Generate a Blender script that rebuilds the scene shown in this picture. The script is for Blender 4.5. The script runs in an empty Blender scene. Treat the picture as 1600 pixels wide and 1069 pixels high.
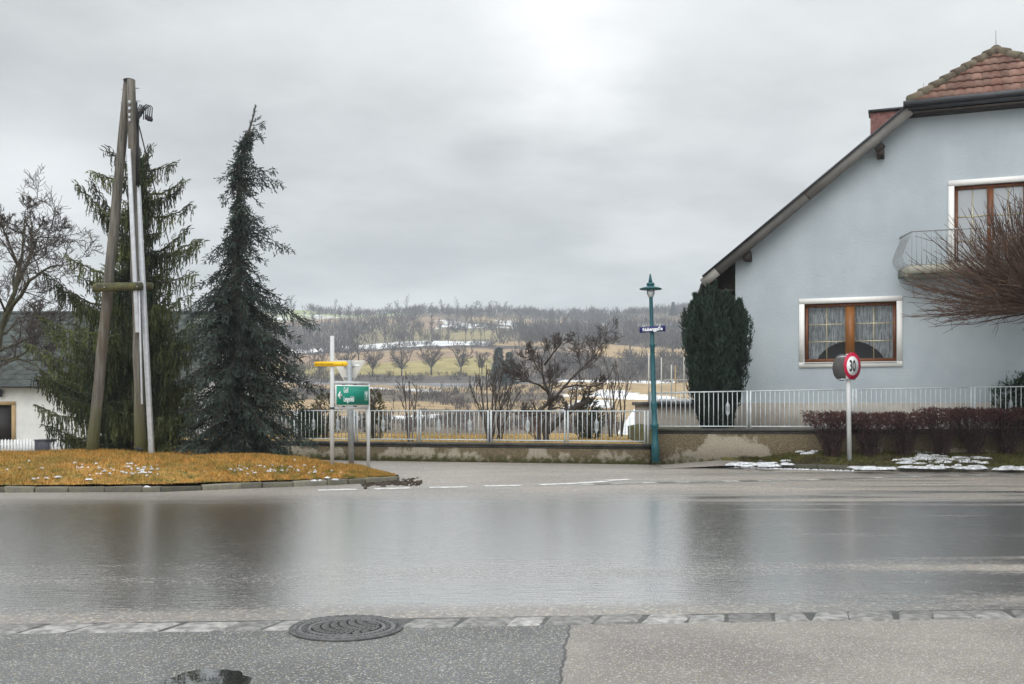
import bpy, math, random
import numpy as np
from mathutils import Vector, Matrix
R = math.radians
rng = np.random.default_rng(7)
random.seed(7)
SC = bpy.context.scene
COL = SC.collection
F, HY, CH = 1600.0, 630.0, 1.7          # focal length in photo pixels, horizon row, camera height

def P(x, y, Z): return np.array([(x-800)*Z/F, Z, CH-(y-HY)*Z/F])
def G(x, y): return P(x, y, CH*F/(y-HY))   # a point on the flat road
def nrm(a): a = np.asarray(a, float); return a/np.maximum(np.linalg.norm(a, axis=-1, keepdims=True), 1e-9)

# ---------------------------------------------------------------- mesh builder
class MB:
    def __init__(s): s.V = []; s.Fs = []; s.C = []; s.n = 0
    def add(s, v, f, c=1.0):
        v = np.asarray(v, float).reshape(-1, 3)
        c = np.full(len(v), c, float) if np.isscalar(c) else np.asarray(c, float)
        if isinstance(f, np.ndarray): s.Fs.append(f.astype(np.int64)+s.n)
        else:
            for q in f: s.Fs.append(np.asarray([q], np.int64)+s.n)
        s.V.append(v); s.C.append(c); s.n += len(v)
    def box(s, c, size, rz=0.0, ry=0.0, rx=0.0, t=1.0, jit=0.0):
        h = np.asarray(size, float)/2
        v = np.array([[x, y, z] for x in (-1, 1) for y in (-1, 1) for z in (-1, 1)], float)*h
        if jit: v += rng.uniform(-jit, jit, v.shape)
        if rz or ry or rx:
            m = np.array((Matrix.Rotation(rz, 3, 'Z') @ Matrix.Rotation(ry, 3, 'Y') @ Matrix.Rotation(rx, 3, 'X')))
            v = v @ m.T
        s.add(v+np.asarray(c, float), np.array([[0,1,3,2],[4,6,7,5],[0,4,5,1],[2,3,7,6],[0,2,6,4],[1,5,7,3]]), t)
    def tube(s, pts, rad, n=6, cap=True, t=1.0):
        pts = np.asarray(pts, float); m = len(pts)
        rad = np.full(m, rad, float) if np.isscalar(rad) else np.asarray(rad, float)
        d = np.gradient(pts, axis=0); d = nrm(d)
        ref = np.array([0, 0, 1.0]) if abs(d[:, 2]).mean() < .8 else np.array([1.0, 0, 0])
        a = nrm(np.cross(d, ref)); b = np.cross(d, a)
        th = np.arange(n)*2*np.pi/n
        ring = pts[:, None]+rad[:, None, None]*(np.cos(th)[None, :, None]*a[:, None]+np.sin(th)[None, :, None]*b[:, None])
        i = np.arange(m-1)[:, None]*n; j = np.arange(n)[None]; k = (j+1) % n
        f = np.stack([i+j, i+k, i+n+k, i+n+j], -1).reshape(-1, 4)
        s.add(ring.reshape(-1, 3), f, t)
        if cap and n > 3:
            s.Fs.append(np.arange(n)[None, ::-1]+s.n-m*n); s.Fs.append(np.arange(n)[None]+s.n-n)
    def lathe(s, prof, o, n=20, t=1.0):
        prof = np.asarray(prof, float); th = np.arange(n)*2*np.pi/n; m = len(prof)
        v = np.stack([prof[:, 0:1]*np.cos(th), prof[:, 0:1]*np.sin(th), np.repeat(prof[:, 1:2], n, 1)], -1).reshape(-1, 3)+np.asarray(o, float)
        i = np.arange(m-1)[:, None]*n; j = np.arange(n)[None]; k = (j+1) % n
        s.add(v, np.stack([i+j, i+k, i+n+k, i+n+j], -1).reshape(-1, 4), t)
        s.Fs.append(np.arange(n)[None, ::-1]+s.n-m*n); s.Fs.append(np.arange(n)[None]+s.n-n)
    def prism(s, poly, ax, o, depth, t=1.0):
        """poly in a 2D frame ax=(U,V,W) at o, thick along W"""
        U, V, W = [np.asarray(q, float) for q in ax]; n = len(poly)
        p = np.array([np.asarray(o)+a*U+b*V for a, b in poly])
        v = np.vstack([p, p+W*depth])
        s.add(v, [list(range(n))[::-1], list(range(n, 2*n))]+[[i, (i+1) % n, n+(i+1) % n, n+i] for i in range(n)], t)
    def needles(s, pos, dr, ln, wd, k=6, spread=.6, nl=.45, t=None):
        """tufts of k narrow triangles along short shoots"""
        pos = np.asarray(pos, float); dr = nrm(dr); n = len(pos)
        ln = np.broadcast_to(np.asarray(ln, float), (n,)); wd = np.broadcast_to(np.asarray(wd, float), (n,))
        u = rng.uniform(-.05, .75, (n, k)); rd = rng.normal(size=(n, k, 3))
        rd -= (rd*dr[:, None]).sum(-1, keepdims=True)*dr[:, None]; rd = nrm(rd)
        b = pos[:, None]+dr[:, None]*(u*ln[:, None])[..., None]
        nd = nrm(dr[:, None]+rd*spread*rng.uniform(.6, 1.3, (n, k, 1)))
        tip = b+nd*(ln[:, None]*nl*rng.uniform(.7, 1.2, (n, k)))[..., None]
        sd = nrm(np.cross(nd, rng.normal(size=(n, k, 3))))*(wd[:, None, None]*.5)
        v = np.stack([b-sd, b+sd, tip], 2).reshape(-1, 3)
        c = np.ones(n) if t is None else np.asarray(t)
        s.add(v, np.arange(n*k*3).reshape(-1, 3), np.repeat(c, k*3))
    def build(s, name, mat, parent=None, smooth=False, loc=None):
        me = bpy.data.meshes.new(name)
        if s.n:
            v = np.vstack(s.V)
            if loc is not None: v = v-np.asarray(loc, float)
            tot = np.concatenate([np.full(len(f), f.shape[1]) for f in s.Fs]); lv = np.concatenate([f.ravel() for f in s.Fs])
            me.vertices.add(len(v)); me.vertices.foreach_set('co', v.astype(np.float32).ravel())
            me.loops.add(len(lv)); me.loops.foreach_set('vertex_index', lv.astype(np.int32))
            me.polygons.add(len(tot)); me.polygons.foreach_set('loop_start', np.concatenate([[0], np.cumsum(tot)[:-1]]).astype(np.int32))
            me.update(calc_edges=True)
            if smooth: me.polygons.foreach_set('use_smooth', np.ones(len(tot), bool))
            at = me.attributes.new('tint', 'FLOAT', 'POINT'); at.data.foreach_set('value', np.concatenate(s.C).astype(np.float32))
        me.materials.append(mat)
        o = bpy.data.objects.new(name, me); COL.objects.link(o)
        if parent is not None: o.parent = parent
        if loc is not None: o.location = loc
        return o

def tag(o, label=None, cat=None, group=None, kind=None):
    for k, v in (('label', label), ('category', cat), ('group', group), ('kind', kind)):
        if v: o[k] = v
    return o
def thing(name, label, cat, loc=(0, 0, 0), rz=0.0, group=None):
    o = bpy.data.objects.new(name, None); COL.objects.link(o); o.empty_display_size = .2
    o.location = loc; o.rotation_euler = (0, 0, rz)
    return tag(o, label, cat, group)
def copy_tree(o, parent=None):
    c = o.copy(); COL.objects.link(c)
    if parent is not None: c.parent = parent
    for ch in list(o.children): copy_tree(ch, c)
    return c

# ---------------------------------------------------------------- node helper
class X:
    nt = None
    def __init__(s, k): s.k = k
    @staticmethod
    def m(op, *a, clamp=False):
        n = X.nt.nodes.new('ShaderNodeMath'); n.operation = op; n.use_clamp = clamp
        for i, q in enumerate(a):
            if isinstance(q, X): X.nt.links.new(q.k, n.inputs[i])
            else: n.inputs[i].default_value = q
        return X(n.outputs[0])
    def __add__(s, o): return X.m('ADD', s, o)
    def __radd__(s, o): return X.m('ADD', o, s)
    def __sub__(s, o): return X.m('SUBTRACT', s, o)
    def __rsub__(s, o): return X.m('SUBTRACT', o, s)
    def __mul__(s, o): return X.m('MULTIPLY', s, o)
    def __rmul__(s, o): return X.m('MULTIPLY', o, s)
    def __truediv__(s, o): return X.m('DIVIDE', s, o)
    def abs(s): return X.m('ABSOLUTE', s)
    def max(s, o): return X.m('MAXIMUM', s, o)
    def min(s, o): return X.m('MINIMUM', s, o)
    def sat(s): return X.m('ADD', s, 0.0, clamp=True)
def node(t, **kw):
    n = X.nt.nodes.new(t)
    for k, v in kw.items():
        if k in n.inputs:
            if isinstance(v, X): X.nt.links.new(v.k, n.inputs[k])
            else: n.inputs[k].default_value = v
        else: setattr(n, k, v)
    return n
def sstep(x, a, b):
    n = node('ShaderNodeMapRange', interpolation_type='SMOOTHSTEP'); n.inputs[1].default_value = a; n.inputs[2].default_value = b
    X.nt.links.new(x.k, n.inputs[0]); return X(n.outputs[0])
def vec(x, y, z):
    n = node('ShaderNodeCombineXYZ')
    for i, q in enumerate((x, y, z)):
        if isinstance(q, X): X.nt.links.new(q.k, n.inputs[i])
        else: n.inputs[i].default_value = q
    return X(n.outputs[0])
def noise(v, scale, detail=3.0, rough=.55):
    return X(node('ShaderNodeTexNoise', Vector=v, Scale=scale, Detail=detail, Roughness=rough).outputs[0])
def ramp(x, stops, interp='LINEAR'):
    n = node('ShaderNodeValToRGB', Fac=x); cr = n.color_ramp; cr.interpolation = interp
    while len(cr.elements) < len(stops): cr.elements.new(.5)
    for e, (p, c) in zip(cr.elements, stops):
        e.position = p; e.color = (c, c, c, 1) if np.isscalar(c) else (*c, 1)
    return X(n.outputs[0])
def mix(f, a, b, mode='MIX'):
    n = X.nt.nodes.new('ShaderNodeMix'); n.data_type = 'RGBA'; n.blend_type = mode; n.clamp_factor = True
    for i, q in ((0, f), (6, a), (7, b)):
        if isinstance(q, X): X.nt.links.new(q.k, n.inputs[i])
        elif i == 0: n.inputs[0].default_value = q
        else: n.inputs[i].default_value = (*q, 1) if len(q) == 3 else q
    return X(n.outputs[2])
def pos():
    g = node('ShaderNodeNewGeometry'); s = node('ShaderNodeSeparateXYZ', Vector=X(g.outputs['Position']))
    return X(g.outputs['Position']), X(s.outputs[0]), X(s.outputs[1]), X(s.outputs[2])
def obj():
    g = node('ShaderNodeTexCoord'); s = node('ShaderNodeSeparateXYZ', Vector=X(g.outputs['Object']))
    return X(g.outputs['Object']), X(s.outputs[0]), X(s.outputs[1]), X(s.outputs[2])
def newmat(name):
    m = bpy.data.materials.new(name); m.use_nodes = True; X.nt = m.node_tree
    return m, next(n for n in m.node_tree.nodes if n.type == 'BSDF_PRINCIPLED')
def setp(b, **kw):
    for k, v in kw.items():
        k = k.replace('_', ' ')
        if isinstance(v, X): X.nt.links.new(v.k, b.inputs[k])
        elif isinstance(v, tuple) and len(v) == 3 and k in ('Base Color',): b.inputs[k].default_value = (*v, 1)
        else: b.inputs[k].default_value = v
def bump(h, dist, strength=1.0):
    return X(node('ShaderNodeBump', Height=h, Distance=dist, Strength=strength).outputs[0])

def M(name, col, rough=.8, var=.15, scale=6, metallic=0.0, tint=False, bmp=0.0, spec=.4, stretch=(1, 1, 1), col2=None, detail=4):
    m, b = newmat(name)
    v, x, y, z = obj()
    nz = noise(vec(x*stretch[0], y*stretch[1], z*stretch[2]), scale, detail, .6)
    col = np.array(col)
    a = tuple(np.clip(col*(1-var), 0, 1)); c = tuple(np.clip(np.array(col2), 0, 1)) if col2 is not None else tuple(np.clip(col*(1+var), 0, 1))
    cc = mix(sstep(nz, .32, .68), a, c)
    if tint:
        at = X(node('ShaderNodeAttribute', attribute_name='tint').outputs['Fac'])
        cc = mix(1.0, cc, vec(at, at, at), 'MULTIPLY')
    setp(b, Base_Color=cc, Roughness=rough, Metallic=metallic, Specular_IOR_Level=spec)
    if bmp: setp(b, Normal=bump(nz, bmp))
    return m

# plain materials
def mat_wood():
    m, b = newmat('weathered_pole_wood'); v, x, y, z = obj(); pv, px, py, pz = pos()
    n1 = noise(vec(x*3, y*3, z*.18), 5, 5, .65); n2 = noise(vec(x, y, z*.6), 1.6, 4); n3 = noise(vec(x*9, y*9, z*.35), 5, 3)
    cc = mix(sstep(n1, .3, .7), (.066, .060, .050), (.175, .162, .14)); cc = mix(sstep(n2, .5, .68)*.6, cc, (.10, .075, .05)); cc = mix(sstep(n3, .62, .7)*.7, cc, (.03, .025, .02))
    cc = mix((1.0-sstep(pz+(n2-.5)*2.0-sstep(px, -11.0, -9.6)*.75, .3, 1.5))*.8, cc, (.07, .072, .022))
    setp(b, Base_Color=cc, Roughness=.85, Specular_IOR_Level=.25, Normal=bump(n1, .02)); return m
wood = mat_wood()
mossy = M('mossy_log', (.065, .058, .04), .9, .3, 7, bmp=.02, col2=(.10, .098, .035))
galv = M('galvanised_steel', (.46, .48, .51), .5, .1, 9, metallic=.25)
zinc = M('fence_zinc_paint', (.50, .54, .56), .55, .12, 6)
greypost = M('grey_post_steel', (.30, .32, .33), .5, .1, 6, metallic=.2)
whitepost = M('pale_post_paint', (.52, .53, .53), .5, .14, 4, stretch=(1, 1, .3))
teal = M('teal_lamp_paint', (.008, .075, .09), .4, .15, 3)
black = M('black_cable', (.012, .012, .014), .5, .1)
signgreen = M('sign_green', (.0, .235, .16), .4, .06, 3)
signwhite = M('sign_white', (.78, .80, .80), .4, .03, 3)
signyellow = M('sign_yellow', (.80, .48, .012), .45, .05, 3)
signblue = M('sign_blue', (.008, .012, .11), .3, .08, 3)
signred = M('sign_red', (.50, .008, .05), .4, .06, 3)
signblack = M('sign_black', (.015, .015, .015), .5, .05, 3)
signback = M('sign_back_grey', (.54, .53, .49), .55, .06, 2)
signdark = M('sign_back_dark', (.12, .115, .11), .55, .15, 2)
trim = M('white_plaster_trim', (.80, .79, .77), .85, .02, 12, spec=.2)
framewood = M('window_frame_wood', (.15, .055, .024), .45, .2, 9, stretch=(1, 1, .2))
mulwood = M('window_mullion_wood', (.24, .095, .026), .45, .2, 9, stretch=(1, 1, .2))
brass = M('brass_bars', (.55, .48, .30), .35, .1, 4, metallic=.3)
curtain = M('lace_curtain', (.30, .33, .35), .9, .45, 16, stretch=(1.2, 1, .25))
plinthm = M('beige_plinth', (.36, .33, .29), .85, .12, 2.5)
concrete = M('balcony_concrete', (.30, .29, .24), .85, .25, 3)
gutterm = M('dark_gutter_metal', (.035, .037, .042), .45, .15, 3)
barge = M('bargeboard_paint', (.135, .128, .118), .7, .2, 1.2, tint=True)
darkwood = M('dark_soffit_wood', (.035, .028, .024), .8, .3, 4)
tile = M('clay_roof_tile', (.215, .10, .072), .8, .35, 2.2, tint=True, bmp=.004, col2=(.21, .125, .095))
mosstile = M('mossy_ridge_tile', (.17, .115, .085), .9, .4, 5, tint=True, bmp=.01, col2=(.14, .13, .085))
brickm = M('chimney_brick', (.17, .08, .07), .85, .3, 8)
railmetal = M('balcony_rail_metal', (.30, .31, .32), .5, .1, 6)
yellowwall = M('cream_white_wall', (.74, .74, .73), .8, .06, 1.5)
slate = M('grey_green_roof_tiles', (.05, .06, .056), .8, .35, 3, bmp=.01, tint=True)
ochre = M('ochre_door_surround', (.48, .34, .18), .8, .1, 3)
doordark = M('dark_door', (.022, .018, .018), .6, .2, 5)
picket = M('white_picket_paint', (.72, .74, .75), .6, .06, 4)
planter = M('slate_grey_planter', (.045, .052, .068), .5, .1, 3)
snow = M('old_snow', (.50, .51, .53), .7, .35, 11, bmp=.02, detail=6)
bark = M('dark_wet_bark', (.06, .05, .045), .85, .35, 12, stretch=(1, 1, .25), bmp=.01, tint=True)
barkmoss = M('mossy_bark', (.055, .052, .03), .9, .35, 5, bmp=.01)
twigm = M('grey_brown_twigs', (.075, .062, .055), .85, .2, 5, tint=True)
redtwig = M('reddish_twigs', (.085, .05, .035), .85, .35, 2.5, tint=True)
hilltwig = M('hill_tree_twigs', (.115, .10, .095), .9, .15, .5, tint=True)
scrubm = M('hill_scrub', (.078, .068, .064), .95, .25, .02, tint=True)
bluespruce = M('blue_spruce_needles', (.032, .052, .043), .75, .3, 1.3, tint=True, col2=(.060, .082, .068))
weepneedle = M('weeping_spruce_needles', (.028, .044, .017), .75, .35, .8, tint=True, col2=(.076, .088, .027))
yewm = M('yew_needles', (.016, .030, .019), .7, .25, 2, tint=True)
evergreen = M('evergreen_leaves', (.03, .055, .024), .7, .3, 2, tint=True)
hillgreen = M('far_conifer_needles', (.028, .046, .036), .8, .2, 1, tint=True)
hedgem = M('barberry_leaves', (.060, .023, .020), .75, .4, 3, tint=True)
feather = M('black_feathers', (.012, .012, .013), .5, .1)
castiron = M('wet_cast_iron', (.085, .085, .085), .26, .25, 12, bmp=.002)
settm = M('granite_setts', (.19, .185, .175), .45, .45, 11, tint=True, bmp=.006, detail=6)
kerbm = M('mossy_kerb_stone', (.20, .19, .17), .85, .45, 9, tint=True, bmp=.02, col2=(.15, .14, .095), detail=6)
whiteline = M('worn_white_road_paint', (.56, .56, .55), .55, .3, 7)
stumpm = M('pale_concrete', (.42, .41, .38), .85, .2, 3)
snowpath = M('snowy_path', (.62, .63, .64), .7, .2, 1.5)

def mat_grass(name, a, b, c):
    m, bs = newmat(name); v, x, y, z = pos()
    at = X(node('ShaderNodeAttribute', attribute_name='tint').outputs['Fac'])
    n1 = noise(vec(x, y*1.3, z), .8, 4); n2 = noise(v, 4.5, 3)
    cc = mix(sstep(n1+(n2-.5)*.5, .42, .62), a, b); cc = mix(sstep(n2, .50, .68), cc, c)
    setp(bs, Base_Color=mix(1.0, cc, vec(at, at, at), 'MULTIPLY'), Roughness=.85, Specular_IOR_Level=.2)
    return m
drygrass = mat_grass('dry_orange_grass', (.45, .25, .066), (.32, .21, .054), (.16, .145, .035))
vergegrass = mat_grass('mossy_verge_grass', (.075, .075, .022), (.06, .05, .025), (.12, .10, .03))
lawnm = mat_grass('faded_lawn', (.40, .26, .09), (.32, .25, .09), (.27, .17, .07))

def mat_glass():
    m, b = newmat('window_glass'); nt = m.node_tree
    gl = nt.nodes.new('ShaderNodeBsdfGlossy'); gl.inputs['Roughness'].default_value = .03; tr = nt.nodes.new('ShaderNodeBsdfTransparent'); fr = nt.nodes.new('ShaderNodeFresnel'); fr.inputs['IOR'].default_value = 1.45
    mx = nt.nodes.new('ShaderNodeMixShader'); nt.links.new(fr.outputs[0], mx.inputs[0]); nt.links.new(tr.outputs[0], mx.inputs[1]); nt.links.new(gl.outputs[0], mx.inputs[2])
    nt.links.new(mx.outputs[0], next(n for n in nt.nodes if n.type == 'OUTPUT_MATERIAL').inputs['Surface']); nt.nodes.remove(b)
    return m
glass = mat_glass()
def mat_darkpane():
    m, b = newmat('dark_window_pane'); v, x, y, z = pos()
    setp(b, Base_Color=(.02, .024, .028), Roughness=.03, Specular_IOR_Level=.6, Normal=bump(noise(v, .9, 1), .015))
    return m
darkpane = mat_darkpane()
def mat_skypane():
    m, b = newmat('balcony_door_pane'); v, x, y, z = pos()
    setp(b, Base_Color=(.30, .32, .34), Roughness=.06, Specular_IOR_Level=.9, Coat_Weight=1.0, Coat_Roughness=.02)
    return m
skypane = mat_skypane()
def mat_lampglass():
    m, b = newmat('lamp_glass'); setp(b, Base_Color=(.85, .87, .88), Roughness=.12, Transmission_Weight=.7); return m
lampglass = mat_lampglass()

def mat_house():
    m, b = newmat('pale_blue_render'); v, x, y, z = obj()
    n1 = noise(v, .7, 5); n2 = noise(v, 60, 2); n3 = noise(vec(x*3, y*3, z*.25), 1.2, 3)
    cc = mix(sstep(n1, .3, .7), (.365, .412, .445), (.425, .474, .503))
    cc = mix((sstep(n3, .5, .8)*.18), cc, (.34, .37, .395)); cc = mix(sstep(n1+(1.9-z)*.35, .62, .95)*.5, cc, (.36, .38, .38))
    setp(b, Base_Color=cc, Roughness=.9, Specular_IOR_Level=.2, Normal=bump(n2*.6+noise(v, 14, 3), .009))
    return m
bluewall = mat_house()
def mat_lowwall():
    m, b = newmat('stained_garden_wall'); v, x, y, z = pos()
    # damp brown pebble-dash creeping down from the coping, pale render left showing near the foot
    n1 = noise(vec(x*1.25, y*.3, z*.55), 1.05, 3, .5); n2 = noise(vec(x, y, z), 7, 4)
    h = z*1.0
    n4 = noise(vec(x*.8, y*.2, 0.0), 1.0, 1)
    damp = sstep((.5-n4)*.55+n1+(n2-.5)*.22+(noise(v, 20, 3)-.5)*.12+(h-.27)*.6-.14*sstep(x, 4.6, 5.2)*(1.0-sstep(x, 6.6, 7.3)), .43, .51)
    gr = noise(v, 38, 3)
    pale = mix(sstep(gr, .3, .7), (.21, .185, .14), (.32, .285, .225))
    dark = mix(sstep(gr, .35, .7), (.075, .06, .036), (.185, .145, .09))
    cc = mix(damp, pale, dark)
    cc = mix(sstep(n2+(.22-z)*1.6, .5, .8), cc, (.075, .075, .028))
    setp(b, Base_Color=cc, Roughness=.9, Specular_IOR_Level=.2, Normal=bump(gr, .012))
    return m
lowwall = mat_lowwall()
coping = M('dark_wet_coping', (.055, .052, .045), .6, .3, 4)

def speckle(v, s1=95.0, s2=42.0):
    a = node('ShaderNodeTexVoronoi', Vector=v, Scale=s1); b = node('ShaderNodeTexVoronoi', Vector=v, Scale=s2)
    ca = X(node('ShaderNodeSeparateColor', Color=X(a.outputs['Color'])).outputs[0])
    cb = node('ShaderNodeSeparateColor', Color=X(b.outputs['Color']))
    return ca, X(cb.outputs[0]), X(cb.outputs[1]), X(b.outputs['Distance'])
REFL_TILT = .016
def mat_road():
    m, b = newmat('wet_asphalt'); v, x, y, z = pos()
    yr = y-x*.066
    ns = noise(vec(x*.22, y*1.6, 0.0), 1.0, 4, .6); nb = noise(vec(x*.5, y*.7, 3.0), 1.0, 4, .6); nf = noise(v, 55, 2)
    t = (yr+(ns-.5)*.55+(nb-.5)*2.6*sstep(yr, 12.0, 17.0))/32.0
    band = ramp(t, [(0, .22), (7.6/32, .25), (8.5/32, .45), (8.9/32, .92), (9.75/32, .95), (9.95/32, .72), (11.02/32, .78), (11.10/32, 1.15), (14.5/32, 1.1), (16.5/32, .92), (18.0/32, .60), (20.0/32, .24), (22/32, .16), (1, .12)])
    nk = noise(vec(x*.13, y*1.1, 7.0), 1.6, 4, .55)
    wet = (band+(nk-.52)*2.6*sstep(x, 1.2, 4.5)+(nb-.5)*.75+(ns-.5)*.34+(noise(vec(x, y*.4, 0.0), 22, 2)-.5)*.30*sstep(20.0-yr, 0.0, 11.0)).sat()
    ca, c1, c2, dd = speckle(v)
    chip = sstep(c1, .70, .88)*(1.0-sstep(yr, 9.0, 15.0)*.75)
    wet = wet*(1.0-.20*chip)
    base = mix(ca, (.09, .086, .082), (.27, .258, .244))
    base = mix(sstep(c1, .86, .93)*.85, base, (.44, .43, .40)); base = mix(sstep(c2, .93, .97)*.7, base, (.42, .33, .18))
    big = noise(vec(x*.25, y*.8, 1.0), 1.0, 4)
    dry = mix(sstep(big, .35, .65), (1.05, .98, .93), (1.32, 1.22, 1.15))
    base = mix(1.0, base, dry, 'MULTIPLY')
    base = mix(wet, base, mix(1.0, base, (.24, .24, .225), 'MULTIPLY')); base = mix(chip*wet*.55, base, (.30, .29, .27))
    seam = 1.0-sstep((yr+(nf-.5)*.10-11.06).abs(), .0, .035)
    base = mix(seam*sstep(noise(vec(x*.9, 0.0, 0.0), 1.0, 2), .42, .5)*.85, base, (.03, .03, .03))
    nm = noise(vec(x, y*.5, 0.0), 16, 3, .7)
    rg = .54-.38*wet+(nf-.5)*.08+(nm-.5)*.10*wet
    tan = node('ShaderNodeCombineXYZ'); tan.inputs[1].default_value = 1.0
    setp(b, Tangent=X(tan.outputs[0]), Anisotropic=.85*wet, IOR=1.5+1.5*wet, Base_Color=base, Roughness=rg, Specular_IOR_Level=.5, Coat_Weight=sstep(wet, .3, .9), Coat_Roughness=X.m('MAXIMUM', .34-.22*wet+(nm-.5)*.08, .05), Coat_IOR=2.8)
    hgt = nf*.5+ca*.7+noise(v, 24, 2)*.6
    # flat lane: shading normals tilted so its reflections catch higher, brighter sky
    setp(b, Normal=bump(hgt*.55+y*REFL_TILT/.004, .004, 1.0), Coat_Normal=bump(noise(vec(x*.35, y*3.0, 0.0), 9, 3)+y*REFL_TILT/.006, .006, 1.0))
    # the water film: a second, mirror-like layer that takes over at grazing angles where the lane is wet
    nt = m.node_tree; gl = nt.nodes.new('ShaderNodeBsdfAnisotropic'); gl.inputs['Color'].default_value = (.97, .97, .96, 1); gl.inputs["Roughness"].default_value = .13; gl.inputs['Anisotropy'].default_value = .75
    nt.links.new(tan.outputs[0], gl.inputs['Tangent']); nt.links.new(bump(noise(vec(x*.35, y*3.0, 0.0), 9, 3)+y*REFL_TILT/.006, .006, 1.0).k, gl.inputs['Normal'])
    fr = node('ShaderNodeFresnel', IOR=2.4); mx = nt.nodes.new('ShaderNodeMixShader'); nt.links.new((X(fr.outputs[0])*sstep(wet, .25, .85)).k, mx.inputs[0]); nt.links.new(b.outputs[0], mx.inputs[1]); nt.links.new(gl.outputs[0], mx.inputs[2])
    nt.links.new(mx.outputs[0], next(n for n in nt.nodes if n.type == 'OUTPUT_MATERIAL').inputs['Surface'])
    return m
road = mat_road()
def mat_pave():
    m, b = newmat('speckled_pavement'); v, x, y, z = pos()
    ca, c1, c2, dd = speckle(v, 210.0, 105.0)
    nl = noise(v, 3, 4); nf = noise(v, 60, 2); big = noise(v, .55, 4)
    e = x-(.287+(y-6.2)*.095)+(nl-.5)*.10
    side = sstep(e, -.01, .02)
    base = mix(ca, (.075, .075, .077), (.165, .165, .163))
    base2 = mix(ca, (.165, .148, .134), (.30, .27, .245))
    base = mix(side, base, base2)
    base = mix(1.0, base, mix(sstep(big, .35, .65), (.66, .66, .67), (1.02, 1.02, 1.02)), 'MULTIPLY')
    base = mix(sstep(c1, .88, .95)*.8, base, (.46, .46, .44)); base = mix(sstep(c2, .92, .96)*.5, base, (.45, .36, .18))
    base = mix((1.0-sstep(e.abs(), .004, .016))*.8, base, (.03, .03, .03))
    wetp = sstep(noise(vec(x*.6, y*1.2, 2.0), 1.0, 4), .45, .68)
    setp(b, Base_Color=base, Roughness=.52-.17*wetp+(nf-.5)*.15, Specular_IOR_Level=.5, Normal=bump(nf*.5+dd, .006, .7))
    return m
pave = mat_pave()
def mat_water():
    m, b = newmat('puddle_water'); v, x, y, z = pos()
    setp(b, Base_Color=(.03, .03, .028), Roughness=.02, Specular_IOR_Level=.5, Coat_Weight=1.0, Coat_Roughness=.02, Normal=bump(noise(v, 5, 2), .002)); return m
water = mat_water()
def mat_terrain():
    m, b = newmat('valley_fields'); v, x, y, z = pos()
    at = node('ShaderNodeAttribute', attribute_name='field')
    n = noise(vec(x, y, 0.0), .12, 5, .65); n2 = noise(vec(x, y*.6, 0.0), .9, 3)
    k = mix(sstep(n+(n2-.5)*.4, .3, .7), (.72, .72, .72), (1.22, 1.2, 1.16))
    setp(b, Base_Color=mix(1.0, X(at.outputs['Color']), k, 'MULTIPLY'), Roughness=.95, Specular_IOR_Level=.1)
    return m
terrainm = mat_terrain()

# ---------------------------------------------------------------- terrain
_Y = np.array([-300, 40, 46, 75, 110, 150, 200, 250, 300, 350, 400, 450, 520, 600, 700, 850, 1000, 1100, 1200, 1450], float)
_Zt = np.array([-.08, -.08, -.5, -.6, -.3, -.1, .4, 2.1, 5.2, 9.0, 14.3, 19.8, 28.0, 37.5, 49.5, 69.0, 90.0, 99, 98, 84], float)
def H(x, y):
    x = np.asarray(x, float); y = np.asarray(y, float)
    z = np.interp(y, _Y, _Zt)
    far = np.clip((y-120)/600, 0, 1)
    z = z+far*(3.2*np.sin(x*.011+y*.004)+1.8*np.sin(x*.027-y*.011+1)+1.0*np.sin(x*.06+y*.02))
    k = x/np.maximum(y, 1.0)                                   # the crest falls a little to the left, climbs to the right
    z = z+far**2*8.0*np.clip(k*1.8, -.6, .6)
    z = z+np.clip((y-60)/60, 0, 1)*.25*np.sin(x*.13+2*np.sin(y*.05))*np.clip(1-(y-150)/500, 0, 1)
    return z
_ty = np.geomspace(75, 1080, 600); _tpx = HY+(CH-np.interp(_ty, _Y, _Zt))*F/_ty
def Yof(ypx): return np.interp(-np.asarray(ypx, float), -_tpx, _ty)   # distance at which bare ground shows at this row
def vn(a, b, seed=0):
    """cheap smooth value noise 0..1"""
    r = np.random.default_rng(seed).random((64, 64)); a = np.asarray(a) % 64; b = np.asarray(b) % 64
    i = a.astype(int); j = b.astype(int); u = a-i; w = b-j; u = u*u*(3-2*u); w = w*w*(3-2*w)
    g = lambda p, q: r[p % 64, q % 64]
    return (g(i, j)*(1-u)+g(i+1, j)*u)*(1-w)+(g(i, j+1)*(1-u)+g(i+1, j+1)*u)*w

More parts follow.
